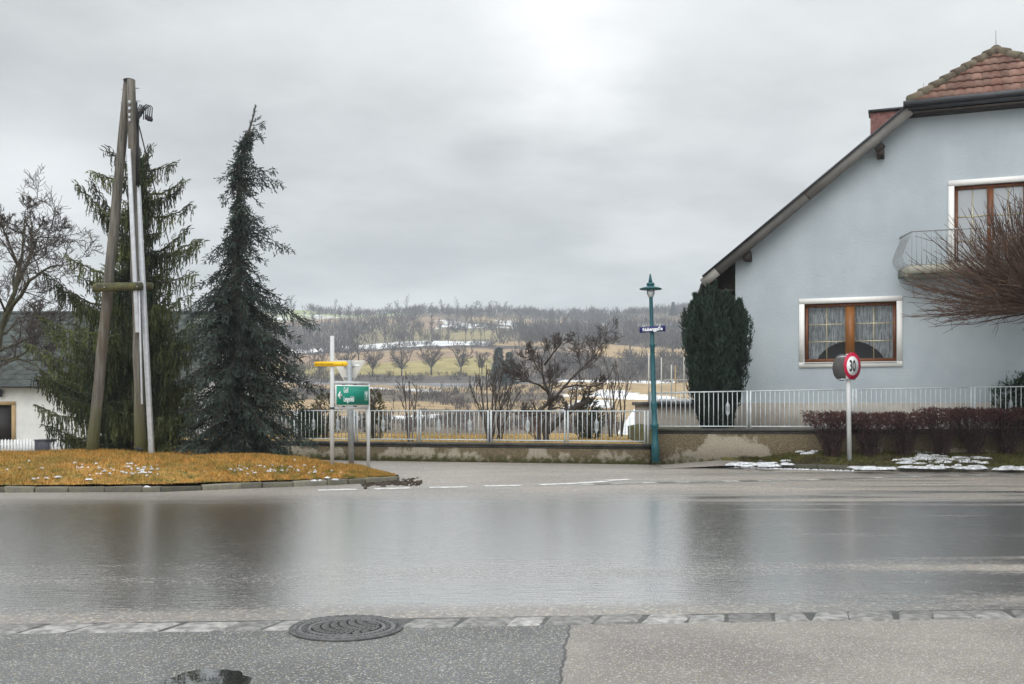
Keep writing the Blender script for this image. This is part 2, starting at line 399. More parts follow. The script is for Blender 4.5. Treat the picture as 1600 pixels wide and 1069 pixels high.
def terrain():
    ks = np.linspace(-1.15, 1.15, 560); ys = np.concatenate([np.linspace(20, 70, 30), np.geomspace(72, 1450, 330)])
    K, Y = np.meshgrid(ks, ys); Xw = K*Y; Z = H(Xw, Y)
    xp = 800+F*K; yp = np.interp(Y, _ty, _tpx); yp[Y < 75] = 690
    q = yp+3.2*(vn(Xw/23, Y/31, 1)-.5)*2+1.6*(vn(Xw/7, Y/9, 2)-.5)*2+.010*(xp-700)*np.clip((yp-520)/60, -1, 0)
    tan, pink, yg, dull, snw, pale, dark = [np.array(c) for c in ((.34, .25, .145), (.30, .215, .15), (.30, .255, .115), (.15, .125, .10), (.72, .73, .75), (.30, .33, .17), (.085, .075, .07))]
    C = np.empty(K.shape+(3,)); C[:] = dull
    sn = vn(Xw/9, Y/16, 5)
    def put(lo, hi, c, x0=-9e3, x1=9e3, cond=None):
        mk = (q >= lo) & (q < hi) & (xp > x0+20*(vn(Xw/15, Y/15, 8)-.5)) & (xp < x1+20*(vn(Xw/15, Y/15, 9)-.5))
        if cond is not None: mk &= cond
        C[mk] = c
    put(0, 512, dull*.95); put(489, 497, pale, 380, 650); put(494, 500, snw, 380, 560, sn > .55); put(499, 511, pink, 350, 690)
    put(494, 501, tan, 740, 880); put(498, 501, snw*.85, 780, 880); put(505, 511, snw, 690, 812, sn > .25); put(504, 510, snw, 925, 1050, sn > .22); put(500, 504, tan, 925, 1080)
    put(512, 537, np.array([.21, .18, .115]), 560, 800); put(518, 531, np.array([.27, .23, .125]), 640, 790)
    put(524, 531, snw, 880, 945, sn > .35); put(538, 547, snw, 400, 770); put(538, 547, tan, 770, 900)
    put(547, 552, dark); put(552, 571, pink); put(556, 560, tan, 500, 800)
    put(536, 552, dull*.9, 860, 1300); put(547, 560, tan*1.1, 930, 1300); put(560, 600, dull*.85, 880, 1300)
    put(571, 592, yg, 300, 770); put(571, 592, dull, 770, 900); put(592, 604, dark*1.3, -900, 880); put(601, 605, np.array([.22, .22, .23]), -900, 830)
    put(605, 614, tan, -900, 880); put(608, 611, snw, 560, 690, sn > .5); put(614, 627, dull*.95, -900, 880); put(627, 648, tan, -900, 900)
    put(640, 652, dull*1.1, 650, 830); put(648, 653, snw, 540, 690, sn > .35); put(653, 690, dull*1.05, -900, 900)
    put(600, 690, tan*1.05, 880, 1080); put(596, 672, snw, 880, 1060, (sn > .70)); put(618, 640, snw, 930, 1010, sn > .58); put(660, 690, dull, 820, 1000)
    near = Y < 75; C[near] = np.array([.16, .14, .08])
    nr, nc = K.shape
    v = np.stack([Xw, Y, Z], -1).reshape(-1, 3)
    i = np.arange(nr-1)[:, None]*nc+np.arange(nc-1)[None]
    f = np.stack([i, i+1, i+nc+1, i+nc], -1).reshape(-1, 4)
    mb = MB(); mb.add(v, f)
    b = np.array([[-300, -60, -.08], [300, -60, -.08], [300, 20, -.08], [-300, 20, -.08]], float); mb.add(b, np.array([[0, 1, 2, 3]]))
    o = mb.build('terrain', terrainm, smooth=True); tag(o, kind='structure')
    col = np.vstack([C.reshape(-1, 3), np.tile([.16, .14, .08], (4, 1))]); col = np.c_[col, np.ones(len(col))]
    at = o.data.attributes.new('field', 'FLOAT_COLOR', 'POINT'); at.data.foreach_set('color', col.astype(np.float32).ravel())
terrain()

# ---------------------------------------------------------------- road, pavement, gutter, markings
def gut(x): return 7.76+.0715*x                 # front line of the sett gutter
def sheet(name, poly, z, m, kind='structure'):
    mb = MB(); mb.add([(a, b, z) for a, b in poly], [list(range(len(poly)))]); return tag(mb.build(name, m), kind=kind)
sheet('road', [(-70, gut(-70)+.3), (70, gut(70)+.3), (70, 60), (2, 30.0), (-14, 33.5), (-70, 50)], 0.0, road)
sheet('pavement', [(-70, -50), (70, -50), (70, gut(70)+.05), (-70, gut(-70)+.05)], 0.004, pave)
def gutter():
    mb = MB(); base = MB(); x = -16.0; g = math.atan(.0715)
    base.add([(a, gut(a)-.03+b, .001) for a, b in ((-40, 0), (40, 0), (40, .42), (-40, .42))], [[0, 1, 2, 3]], .28)
    while x < 16:
        L = rng.uniform(.26, .42)
        if not (-1.68 < x+L/2 < -.80):
            low = -.8 < x < .3
            for _ in range(1):
                t = rng.choice([.7, .85, 1.0, 1.2, 1.45, 1.1])*(1.15 if low else 1)
                sk = rng.uniform(-.05, .05); h = .012+rng.uniform(-.004, .006); w = .33
                y0 = gut(x+L/2)+rng.uniform(-.012, .012); e = .018
                o = np.array([[0, 0], [L-.02, 0], [L-.02+.10+sk, w], [.10+sk*.6, w]])+rng.uniform(-.018, .018, (4, 2))
                c = o.mean(0); o2 = c+(o-c)*np.array([1-e*4/L, 1-e*3/w])
                rot = lambda q, zz: [(x+a*math.cos(g)-b*math.sin(g)*0, y0+a*math.sin(g)+b, zz) for a, b in q]
                mb.add(rot(o, .0)+rot(o2, h), [[4, 5, 6, 7]]+[[i, (i+1) % 4, 4+(i+1) % 4, 4+i] for i in range(4)], t)
        x += L
    mb.Fs += [f+mb.n for f in base.Fs]; mb.V += base.V; mb.C += base.C; mb.n += base.n
    tag(mb.build('gutter', settm), kind='structure')
gutter()
def strip(mb, a, b, w, z=.006, n=7, jag=.012):
    a = np.asarray(a, float)[:2]; b = np.asarray(b, float)[:2]; d = nrm(b-a); s = np.array([-d[1], d[0]])
    t = np.linspace(0, 1, n)[:, None]; c = a+(b-a)*t
    l = c+s*(w/2+rng.uniform(-jag, jag, (n, 1))); r = c-s*(w/2+rng.uniform(-jag, jag, (n, 1)))
    v = np.vstack([np.c_[r, np.full(n, z)], np.c_[l, np.full(n, z)]]); i = np.arange(n-1)
    mb.add(v, np.stack([i, i+1, i+1+n, i+n], -1))
def markings():
    mb = MB()
    for x0, y0, x1, y1 in ((497, 766.5, 557, 765), (585, 764.4, 641, 762.8), (671, 762.2, 730, 761.2), (757, 760, 815, 758.6), (842, 757.6, 903, 755.6), (905, 755.2, 948, 752.4), (948, 751.2, 984, 749.2)):
        strip(mb, G(x0, y0), G(x1, y1), .27)
    tag(mb.build('road_marking', whiteline), kind='structure')
    mb = MB(); ps = [G(905, 757.5), G(1000, 755), G(1130, 752.5), G(1260, 750), G(1420, 745), G(1600, 741)]
    for a, b in zip(ps[:-1], ps[1:]):
        L = np.linalg.norm(b-a); n = int(L/.34)
        for i in range(n):
            p = a+(b-a)*(i+.06)/n; q = a+(b-a)*(i+.94)/n
            t = rng.choice([.55, .7, .9, 1.1, 1.3, 1.5]) if i % 5 else 2.1
            d = nrm(q-p); s = np.array([-d[1], d[0], 0])*.16
            mb.add([p-s+(0, 0, .006), q-s+(0, 0, .006), q+s+(0, 0, .006), p+s+(0, 0, .006)], [[0, 1, 2, 3]], t)
    tag(mb.build('sett_strip', settm), kind='structure')
markings()
def puddle():
    n = 70; th = np.arange(n)*2*np.pi/n
    r = 1+.05*np.sin(3*th+1)+.04*np.sin(7*th)+.03*np.sin(13*th+2)+rng.uniform(-.012, .012, n)
    c = G(315, 1072); mb = MB()
    mb.add(np.c_[c[0]+.262*r*np.cos(th), c[1]+.44*r*np.sin(th)*.85, np.full(n, .0075)], [list(range(n))])
    tag(mb.build('puddle', water), kind='structure')
puddle()

def manhole():
    c = np.array([-1.245, 7.70, 0.0])
    t = thing('manhole_cover', 'round cast iron manhole cover set into the sett gutter', 'manhole cover', c)
    mb = MB(); mb.lathe([(.425, .0), (.425, .016), (.418, .020), (.385, .020), (.382, .012), (.36, .012)], (0, 0, .002), 56)
    for k in range(36):
        th = k*2*math.pi/36; mb.box((.402*math.cos(th), .402*math.sin(th), .0225), (.022, .03, .006), rz=th)
    mb.build('rim', castiron, t)
    mb = MB(); mb.lathe([(.375, 0), (.375, .019), (.345, .022), (.335, .016), (.295, .016), (.29, .022), (.268, .022), (.262, .014), (.01, .014)], (0, 0, .0), 56)
    a = R(38); u = np.array([math.cos(a), math.sin(a)]); w = np.array([-u[1], u[0]])
    for off in np.arange(-.24, .245, .032):
        hl = math.sqrt(max(.252**2-off**2, 0))
        for seg in np.arange(-hl, hl-.02, .075):
            L = min(.062, hl-seg)
            if L > .015:
                q = w*off+u*(seg+L/2); mb.box((q[0], q[1], .0185), (L, .018, .010), rz=a)
    for k in range(40):
        th = k*2*math.pi/40
        mb.box((.316*math.cos(th), .316*math.sin(th), .018), (.030, .022, .008), rz=th)
    mb.build('lid', castiron, t)
manhole()

# ---------------------------------------------------------------- grass island with kerb
FR = [G(-420, 769.5), G(0, 769.5), G(250, 769), G(420, 762), G(560, 756), G(604, 753.5), G(625, 750.5)]
FR[0] = np.array([-32, 19.0, 0.0])
BK = [np.array(p, float) for p in ((-32, 30.5, 0), (-17, 31.2, 0), (-11, 30.6, 0), (-7.5, 28.8, 0), (-5.0, 26.6, 0), (-3.5, 24.8, 0), (-2.55, 22.75, 0))]
FX = np.array([p[0] for p in FR]); FYv = np.array([p[1] for p in FR]); BX = np.array([p[0] for p in BK]); BY = np.array([p[1] for p in BK])
def mound_z(x, y):
    x = np.asarray(x, float); fy = np.interp(x, FX, FYv); by = np.interp(x, BX, BY)
    j = np.clip((y-fy)/np.maximum(by-fy, .05), 0, 1)
    A = .38*np.clip((-x-2.4)/3.6, .04, 1)**.8
    return .088+A*np.sin(np.pi*j**.85)**.75*np.where(j > 0, 1, 0)+.03*np.sin(x*1.7+y)*np.clip(j*4, 0, 1)*np.clip((-x-2.4)/2, 0, 1)
def island():
    xs = np.concatenate([np.linspace(-32, -8, 60), np.linspace(-7.8, -2.52, 50)]); js = np.linspace(0, 1, 34)
    Xg = np.repeat(xs[:, None], len(js), 1); fy = np.interp(xs, FX, FYv)[:, None]+.12; by = np.interp(xs, BX, BY)[:, None]
    by = np.maximum(by, fy+.02); Yg = fy+(by-fy)*js[None]; Zg = mound_z(Xg, Yg); Zg[:, -1] = -.02
    Zg += .02*(vn(Xg*4, Yg*4, 3)-.5)
    n = len(js); i = np.arange(len(xs)-1)[:, None]*n+np.arange(n-1)[None]
    mb = MB(); mb.add(np.stack([Xg, Yg, Zg], -1).reshape(-1, 3), np.stack([i, i+n, i+n+1, i+1], -1).reshape(-1, 4), .8)
    tag(mb.build('verge_ground', drygrass, smooth=True), kind='structure')
    # blades
    N = 95000
    x = -2.6-rng.random(N)**1.25*16; j = rng.random(N)**1.15; y = np.interp(x, FX, FYv)+.1+j*(np.interp(x, BX, BY)-np.interp(x, FX, FYv)-.15)
    z = mound_z(x, y); cl = vn(x*2.2, y*2.2, 11); ln = .05+.10*cl*rng.uniform(.4, 1.3, N); ln *= np.clip((-x-2.0)/1.5, .45, 1)
    d = np.c_[rng.normal(0, .55, N), rng.normal(-.15, .5, N), np.full(N, .8)]; d = nrm(d)
    sd = nrm(np.cross(d, rng.normal(size=(N, 3))))*rng.uniform(.004, .010, (N, 1))
    p = np.c_[x, y, z-.01]
    v = np.stack([p-sd, p+sd, p+d*ln[:, None]], 1).reshape(-1, 3)
    mb = MB(); mb.add(v, np.arange(N*3).reshape(-1, 3), np.repeat(np.clip(rng.normal(.92, .26, N), .35, 1.6), 3))
    o = mb.build('grass', drygrass); tag(o, 'dry orange and olive grass covering the roadside island', 'grass', kind='stuff')
    # patches of thawing snow lying in the grass
    mb = MB()
    def blob(cx, cy, cz, r, h):
        n = 8; th = np.arange(n)*2*np.pi/n; rr = r*rng.uniform(.5, 1.15, n)
        v = np.vstack([np.c_[cx+rr*np.cos(th), cy+.7*rr*np.sin(th), np.full(n, cz)], np.c_[cx+.6*rr*np.cos(th), cy+.45*rr*np.sin(th), cz+h*rng.uniform(.5, 1, n)], [[cx, cy, cz+h]]])
        mb.add(v, [[i, (i+1) % n, n+(i+1) % n, n+i] for i in range(n)]+[[n+i, n+(i+1) % n, 2*n] for i in range(n)])
    def on_mound(px, py):
        Y_ = 22.0
        for _ in range(30): Y_ = .5*Y_+.5*(CH-float(mound_z((px-800)*Y_/F, Y_))-.03)*F/(py-HY)
        return (px-800)*Y_/F, Y_
    for _ in range(230):
        px = rng.normal(280, 130) if rng.random() < .85 else rng.uniform(0, 580); py = rng.normal(735, 6)
        if not (0 < px < 600) : continue
        X_, Yg_ = on_mound(px, py)
        if X_ > -3.2 or vn(X_*1.6, Yg_*1.6, 21) < .52 or not np.interp(X_, FX, FYv)+.3 < Yg_ < 28: continue
        blob(X_, Yg_, float(mound_z(X_, Yg_))+.012, rng.uniform(.015, .06), rng.uniform(.015, .035))
    for px, py in ((500, 754), (512, 753), (523, 752.5), (491, 752), (72, 752), (90, 750), (52, 753), (230, 760), (140, 754)):
        X_, Yg_ = on_mound(px, py-5); blob(X_, Yg_, float(mound_z(X_, Yg_))+.02, rng.uniform(.05, .10), .03)
    tag(mb.build('snow', snow), 'thawing snow flecks in the dry grass island', 'snow', kind='stuff')
    # kerb
    mb = MB(); pts = np.array(FR)[:, :2]; seg = np.r_[0, np.cumsum(np.linalg.norm(np.diff(pts, axis=0), axis=1))]; s = 8.0
    while s < seg[-1]-.1:
        L = min(rng.uniform(.35, .8), seg[-1]-s); a = np.array([np.interp(s, seg, pts[:, k]) for k in (0, 1)]); b = np.array([np.interp(s+L-.03, seg, pts[:, k]) for k in (0, 1)])
        d = b-a; c = (a+b)/2; rz = math.atan2(d[1], d[0])
        mb.box((c[0]-math.sin(rz)*.07, c[1]+math.cos(rz)*.07, .028+rng.uniform(-.014, .012)), (np.linalg.norm(d)+.012, .15, .16), rz=rz+rng.uniform(-.03, .03), t=rng.choice([.6, .75, .9, 1.0, 1.2, 1.4]), jit=.022)
        s += L
    o = mb.build('kerb', kerbm); tag(o, kind='structure')
    bv = o.modifiers.new('bevel', 'BEVEL'); bv.width = .018; bv.segments = 2
    # dead leaves and dirt washed up at the tip
    mb = MB()
    for _ in range(240):
        px = rng.uniform(566, 660); py = 757-(px-566)*.03+rng.normal(0, 2.2); q = G(px, py)
        mb.box((q[0], q[1], .012), (rng.uniform(.03, .1), rng.uniform(.02, .06), rng.uniform(.01, .03)), rz=rng.uniform(0, 3), rx=rng.uniform(-.4, .4), t=rng.uniform(.5, 1.5))
    tag(mb.build('leaf_litter', M('rotting_leaves', (.05, .035, .025), .9, .3, 9, tint=True)), 'dark rotting leaves washed up at the tip of the grass island', 'leaf litter', kind='stuff')
island()

# ---------------------------------------------------------------- lawn behind the wall, right-hand verge and garden
WA, WB = np.array([-12.2, 32.3]), np.array([3.86, 28.45])      # centre garden wall
WC, WD = np.array([3.86, 28.35]), np.array([17.0, 27.35])      # right garden wall
def lawn():
    xs = np.linspace(-13, 3.9, 60); mb = MB()
    t = np.clip((xs-WA[0])/(WB[0]-WA[0]), 0, 1.4); y0 = WA[1]+(WB[1]-WA[1])*t+.16
    ys = np.linspace(0, 1, 24); Yg = y0[:, None]+(40.5-y0[:, None])*ys[None]; Xg = np.repeat(xs[:, None], 24, 1); Xg = Xg+np.clip((Xg-1.5)/2.4, 0, 1)*(Yg-28.4)*.135
    Zg = .50+.03*np.sin(Xg*.8)+.03*(vn(Xg*2, Yg*2, 4)-.5); Zg[:, -2] -= .12; Zg[:, -1] = -.75
    i = np.arange(59)[:, None]*24+np.arange(23)[None]
    mb.add(np.stack([Xg, Yg, Zg], -1).reshape(-1, 3), np.stack([i, i+24, i+25, i+1], -1).reshape(-1, 4))
    tag(mb.build('lawn', lawnm, smooth=True), kind='structure')
    N = 16000; x = rng.uniform(-9, 3.7, N); t = np.clip((x-WA[0])/(WB[0]-WA[0]), 0, 1.4); y = WA[1]+(WB[1]-WA[1])*t+.2+rng.random(N)**1.5*10
    d = nrm(np.c_[rng.normal(0, .4, N), rng.normal(0, .4, N), np.full(N, .8)]); sd = nrm(np.cross(d, rng.normal(size=(N, 3))))*.009; p = np.c_[x, y, np.full(N, .49)]
    ln = rng.uniform(.04, .12, N)
    mb = MB(); mb.add(np.stack([p-sd, p+sd, p+d*ln[:, None]], 1).reshape(-1, 3), np.arange(N*3).reshape(-1, 3), np.repeat(rng.uniform(.6, 1.3, N), 3))
    tag(mb.build('lawn_grass', lawnm), 'faded yellow lawn grass behind the railing', 'grass', kind='stuff')
lawn()
RV = [G(1128, 727.5), G(1180, 730), G(1260, 733.5), G(1330, 736), G(1450, 737.5), G(1600, 738.5), G(1800, 740)]
RVx = np.array([p[0] for p in RV]); RVy = np.array([p[1] for p in RV])
def wall_foot(x): return WC[1]+(WD[1]-WC[1])*(np.asarray(x)-WC[0])/(WD[0]-WC[0])-.05
def rv_back(x): return wall_foot(x)-1.1*np.clip((8.5-np.asarray(x))/2.6, 0, 1)
def verge_z(x, y):
    fy = np.interp(x, RVx, RVy); by = rv_back(x); j = np.clip((y-fy)/np.maximum(by-fy, .1), 0, 1)
    return .11+np.clip((np.asarray(x)-4.4)/3.6, 0, 1)*.26*j**.8+.03*(vn(np.asarray(x)*2, np.asarray(y)*2, 6)-.5)
def right_verge():
    xs = np.concatenate([np.linspace(RVx[0], 12, 60), np.linspace(12.3, 17, 12)]); n = 16; js = np.linspace(0, 1, n)
    Xg = np.repeat(xs[:, None], n, 1); Yg = np.interp(xs, RVx, RVy)[:, None]+.1+(rv_back(xs)-np.interp(xs, RVx, RVy)-.1)[:, None]*js[None]
    Zg = verge_z(Xg, Yg); i = np.arange(len(xs)-1)[:, None]*n+np.arange(n-1)[None]
    mb = MB(); mb.add(np.stack([Xg, Yg, Zg], -1).reshape(-1, 3), np.stack([i, i+n, i+n+1, i+1], -1).reshape(-1, 4), .9)
    tag(mb.build('verge_ground', vergegrass, smooth=True), kind='structure')
    # path wedge climbing along the foot of the wall
    mb = MB(); xs2 = np.linspace(3.95, 8.5, 20); yb = wall_foot(xs2); zf = np.clip((xs2-4.3)/3.9, 0, 1)*.36
    yf = np.where(xs2 < RVx[0]+.1, yb-1.6, np.minimum(rv_back(xs2)-.12, yb-.02))
    v = np.vstack([np.c_[xs2, yf, .008+zf*.62], np.c_[xs2, yb, .012+zf]]); i = np.arange(19); mb.add(v, np.stack([i, i+1, i+21, i+20], -1))
    tag(mb.build('footpath', pave), kind='structure')
    mb = MB(); pts = np.array(RV)[:, :2]; seg = np.r_[0, np.cumsum(np.linalg.norm(np.diff(pts, axis=0), axis=1))]; s = 0.0
    while s < seg[-1]-.1:
        L = min(rng.uniform(.7, 1.1), seg[-1]-s); a = np.array([np.interp(s, seg, pts[:, k]) for k in (0, 1)]); b = np.array([np.interp(s+L-.02, seg, pts[:, k]) for k in (0, 1)])
        d = b-a; c = (a+b)/2; rz = math.atan2(d[1], d[0])
        mb.box((c[0]-math.sin(rz)*.07, c[1]+math.cos(rz)*.07, .06), (np.linalg.norm(d), .15, .15), rz=rz, t=rng.uniform(.4, .75), jit=.008); s += L
    o = mb.build('kerb', kerbm); tag(o, kind='structure'); bv = o.modifiers.new('bevel', 'BEVEL'); bv.width = .018; bv.segments = 2
    N = 26000; x = rng.uniform(RVx[0]+.4, 15, N); y = np.interp(x, RVx, RVy)+.12+rng.random(N)*(rv_back(x)-np.interp(x, RVx, RVy)-.2); z = verge_z(x, y)
    d = nrm(np.c_[rng.normal(0, .6, N), rng.normal(0, .6, N), np.full(N, .7)]); sd = nrm(np.cross(d, rng.normal(size=(N, 3))))*rng.uniform(.005, .012, (N, 1)); p = np.c_[x, y, z-.01]
    ln = rng.uniform(.03, .10, N)*(.6+vn(x*2, y*2, 12))
    mb = MB(); mb.add(np.stack([p-sd, p+sd, p+d*ln[:, None]], 1).reshape(-1, 3), np.arange(N*3).reshape(-1, 3), np.repeat(rng.uniform(.5, 1.5, N), 3))
    tag(mb.build('ground_cover', vergegrass), 'dark moss and low plants on the verge under the hedge', 'ground cover', kind='stuff')
    mb = MB()
    def blob(px, py, r, h):
        Yg = (CH-.16)*F/(py-HY); X_ = (px-800)*Yg/F; zz = float(verge_z(X_, Yg))+.03
        n = 13; th = np.arange(n)*2*np.pi/n; rr = r*rng.uniform(.4, 1.2, n)
        v = np.vstack([np.c_[X_+rr*np.cos(th), Yg+.6*rr*np.sin(th), np.full(n, zz-.03)], np.c_[X_+.6*rr*np.cos(th), Yg+.36*rr*np.sin(th), zz+h*rng.uniform(.5, 1, n)], [[X_, Yg, zz+h]]])
        mb.add(v, [[i, (i+1) % n, n+(i+1) % n, n+i] for i in range(n)]+[[n+i, n+(i+1) % n, 2*n] for i in range(n)])
    for a, b, y0, y1, n in ((1400, 1540, 722.5, 730, 70), (1135, 1235, 721.5, 726, 34), (1335, 1400, 728, 731, 14), (1250, 1275, 718, 720, 6), (1560, 1600, 728, 731, 14), (1430, 1480, 719, 723, 18)):
        for _ in range(n): blob(rng.uniform(a, b), rng.uniform(y0, y1), rng.uniform(.06, .26), rng.uniform(.006, .022))
    mb2 = mb
    for i in range(46):      # thin line of snow left along the kerb foot
        px = 1080+i*5.6+rng.uniform(-2, 2); q = G(px, 729.2+(px-1080)*.030); n = 7; th = np.arange(n)*2*np.pi/n; rr = rng.uniform(.6, 1.2, n)
        w_ = .075*min(1, (1370-px)/120)+.02
        v = np.vstack([np.c_[q[0]+.085*rr*np.cos(th), q[1]+w_*rr*np.sin(th), np.full(n, .006)], [[q[0], q[1], .04]]]); mb2.add(v, [[k, (k+1) % n, n] for k in range(n)])
    tag(mb.build('snow', snow), 'wet snow left on the verge and kerb before the hedge', 'snow', kind='stuff')
    # garden terrace behind the right wall
    mb = MB(); y = lambda x: WC[1]+(WD[1]-WC[1])*(x-WC[0])/(WD[0]-WC[0])+.14
    mb.add([(3.9, y(3.9), .93), (30, y(30), .93), (30, 60, .93), (9.5, 60, .93), (3.9, 34.5, .93), (3.9, y(3.9), -.3), (3.9, 34.5, -.3), (9.5, 60, -.3)], [[0, 1, 2, 3, 4], [0, 4, 6, 5], [4, 3, 7, 6]])
    tag(mb.build('garden_ground', vergegrass), kind='structure')
right_verge()

# ---------------------------------------------------------------- garden walls and metal fences
def wall(name, label, A, B, h, th=.26, cop=.07, foot=None):
    t = thing(name, label, 'wall', (A[0], A[1], 0)); d = B-A; L = np.linalg.norm(d); rz = math.atan2(d[1], d[0]); c = d/2
    mb = MB(); n = 24
    for i in range(1): mb.box((c[0], c[1], (h-.15)/2-.04), (L, th, h-.15+.08), rz=rz)
    mb.build('wall_body', lowwall, t)
    mb = MB(); mb.box((c[0], c[1], h-cop/2), (L+.02, th+.07, cop), rz=rz, jit=.002); mb.box((c[0], c[1], h-.11), (L-.01, th-.05, .09), rz=rz); mb.build('coping', coping, t)
    return t
wall('garden_wall', 'stained low garden wall in the middle, with damp patches under the railing', WA, WB, .56)
wall('garden_wall', 'taller stained garden wall running from the street lamp behind the hedge', WC, WD, 1.0)
def scroll(mb, c, d, h):
    """little lens-shaped wrought ornament round a bar"""
    for sgn in (-1, 1):
        for k in (1.0, .5):
            tt = np.linspace(0, 1, 9); off = np.sin(np.pi*tt)*.052*k*sgn
            mb.tube(np.c_[c[0]+d[0]*off, c[1]+d[1]*off, c[2]+(tt-.5)*h], .006, 4)
        for q in (-.25, .25):
            th = np.linspace(0, 2*np.pi, 9); mb.tube(np.c_[c[0]+d[0]*(sgn*.03+.024*np.cos(th)), c[1]+d[1]*(sgn*.03+.024*np.cos(th)), c[2]+q*h+.03*np.sin(th)], .005, 4)
def fence(label, A, B, postpx, zb, zt, zt2=None, orn=(), barsp=.132):
    """railing along A-B with posts at photo columns postpx; zb, zt heights of bottom and top rail"""
    t = thing('metal_fence', label, 'fence', (A[0], A[1], 0)); d = nrm(B-A)
    def at(px):                                   # where the sight line through column px meets A-B
        k = (px-800)/F; s = (k*A[1]-A[0])/(d[0]-k*d[1]); return s
    S = [at(p) for p in postpx]; T = lambda s: zt+(0 if zt2 is None else (zt2-zt)*s/np.linalg.norm(B-A)); p3 = lambda s, z: np.array([d[0]*s, d[1]*s, z]); rz = math.atan2(d[1], d[0])
    for i, (s0, s1) in enumerate(zip(S[:-1], S[1:])):
        mb = MB(); a, b = s0+.05, s1-.05; Lm = b-a; c = (a+b)/2
        for z, hh in ((zb, .03), ((T(a)+T(b))/2, .032)):
            sl = math.atan2(T(b)-T(a), b-a) if z > zb else 0
            mb.box(p3(c, z), (Lm, .035, hh), rz=rz, ry=-sl)
        n = max(2, int(round(Lm/barsp)))
        for j in range(n+1):
            s = a+.008+(Lm-.016)*j/n; mb.box(p3(s, (zb+T(s))/2), (.017, .017, T(s)-zb), rz=rz)
        mb.build('panel', zinc, t)
        if i in orn:
            for q in orn[i]:
                mo = MB(); s = a+.008+(Lm-.016)*round(q*n)/n; scroll(mo, p3(s, (zb+T(s))/2), d, .42); mo.build('ornament', zinc, t)
    for s in S:
        mb = MB()
        for o in (-.045, .045): mb.box(p3(s+o*(0 if s == S[0] else 1), (zb-.09+T(s)+.01)/2), (.042, .042, T(s)-zb+.12), rz=rz)
        mb.build('post', zinc, t)
fence('grey metal railing with thin bars on the middle wall, lawn behind', WA, WB, [226, 300, 376, 462, 556, 655, 765, 885, 1010], .635, 1.475, orn={0: (.3, .85), 2: (.4,), 3: (.3, .7), 4: (.45,), 5: (.3, .75), 6: (.5,), 7: (.4,)})
fence('grey metal railing on the taller wall in front of the blue house', WC, WD, [1016, 1170, 1335, 1520, 1720], 1.06, 1.985, 2.2, orn={0: (.78,), 3: (.3,)})

# ---------------------------------------------------------------- bare trees
def wander(p, d, L, n, wob, up, r):
    pts = [np.array(p, float)]; d = np.array(d, float)
    for _ in range(n):
        d = d+r.normal(0, wob, 3)+np.array([0, 0, up]); d /= np.linalg.norm(d); pts.append(pts[-1]+d*L/n)
    return np.array(pts)
def grow(big, thin, pts, r0, r1, depth, L, r, cfg):
    """tube along pts, then side branches from it, recursively"""
    m = len(pts); rad = np.linspace(r0, r1, m)
    (big if r0 > cfg['split'] else thin).tube(pts, rad, 7 if r0 > .05 else (5 if r0 > .02 else 3), cap=False, t=r.uniform(.7, 1.25))
    if depth <= 0: return
    nb = cfg['n'][min(depth, len(cfg['n']))-1]; nb = int(nb*r.uniform(.8, 1.2)+.5)
    for k in range(nb):
        u = cfg.get('first', .2)+(1-cfg.get('first', .2))*(k+r.random())/nb; i = min(int(u*(m-1)), m-2); fr = u*(m-1)-i
        p = pts[i]*(1-fr)+pts[i+1]*fr; ax = nrm(pts[i+1]-pts[i]); rd = r.normal(size=3); rd -= rd.dot(ax)*ax; rd = nrm(rd)
        if rd[2] < 0 and r.random() < cfg.get('upbias', .6): rd[2] *= -1
        ang = r.uniform(*cfg['ang']); d = ax*math.cos(ang)+rd*math.sin(ang)
        l = L*cfg['len']*r.uniform(.6, 1.15)*(1-.45*u); rr = max(r0+(r1-r0)*u, cfg['min'])*.5
        q = wander(p, d, l, 5 if depth > 1 else 3, cfg['wob'], cfg['up'], r)
        grow(big, thin, q, max(rr, cfg['min']), cfg['min'], depth-1, l, r, cfg)
def bare_tree(name, label, cat, limbs, depth, cfg, seed, bm, tm, loc, group=None):
    """limbs: list of (polyline in world coordinates, r0, r1)"""
    r = np.random.default_rng(seed); big, thin = MB(), MB()
    for pts, r0, r1 in limbs:
        pts = np.array(pts, float); L = np.linalg.norm(np.diff(pts, axis=0), axis=1).sum()
        s = np.linspace(0, len(pts)-1, max(6, 4*len(pts))); q = np.stack([np.interp(s, np.arange(len(pts)), pts[:, k]) for k in range(3)], -1); q[1:-1] += r.normal(0, .012*L/len(q)**.5, (len(q)-2, 3))
        grow(big, thin, q, r0, r1, depth, L, r, cfg)
    t = thing(name, label, cat, loc, group=group)
    a = big.build('trunk', bm, t, smooth=True); b = thin.build('crown', tm, t)
    for o in (a, b): o.matrix_parent_inverse = Matrix.Translation(-Vector(loc))
    return t
FRUIT = dict(n=[6, 6, 6], ang=(.5, 1.15), len=.62, wob=.22, up=.05, min=.007, split=.03, first=.3)
def L3(Z, *pp): return [P(x, y, Z+(dz if len(q) else 0)) for (x, y, *q) in pp for dz in (q or [0])]
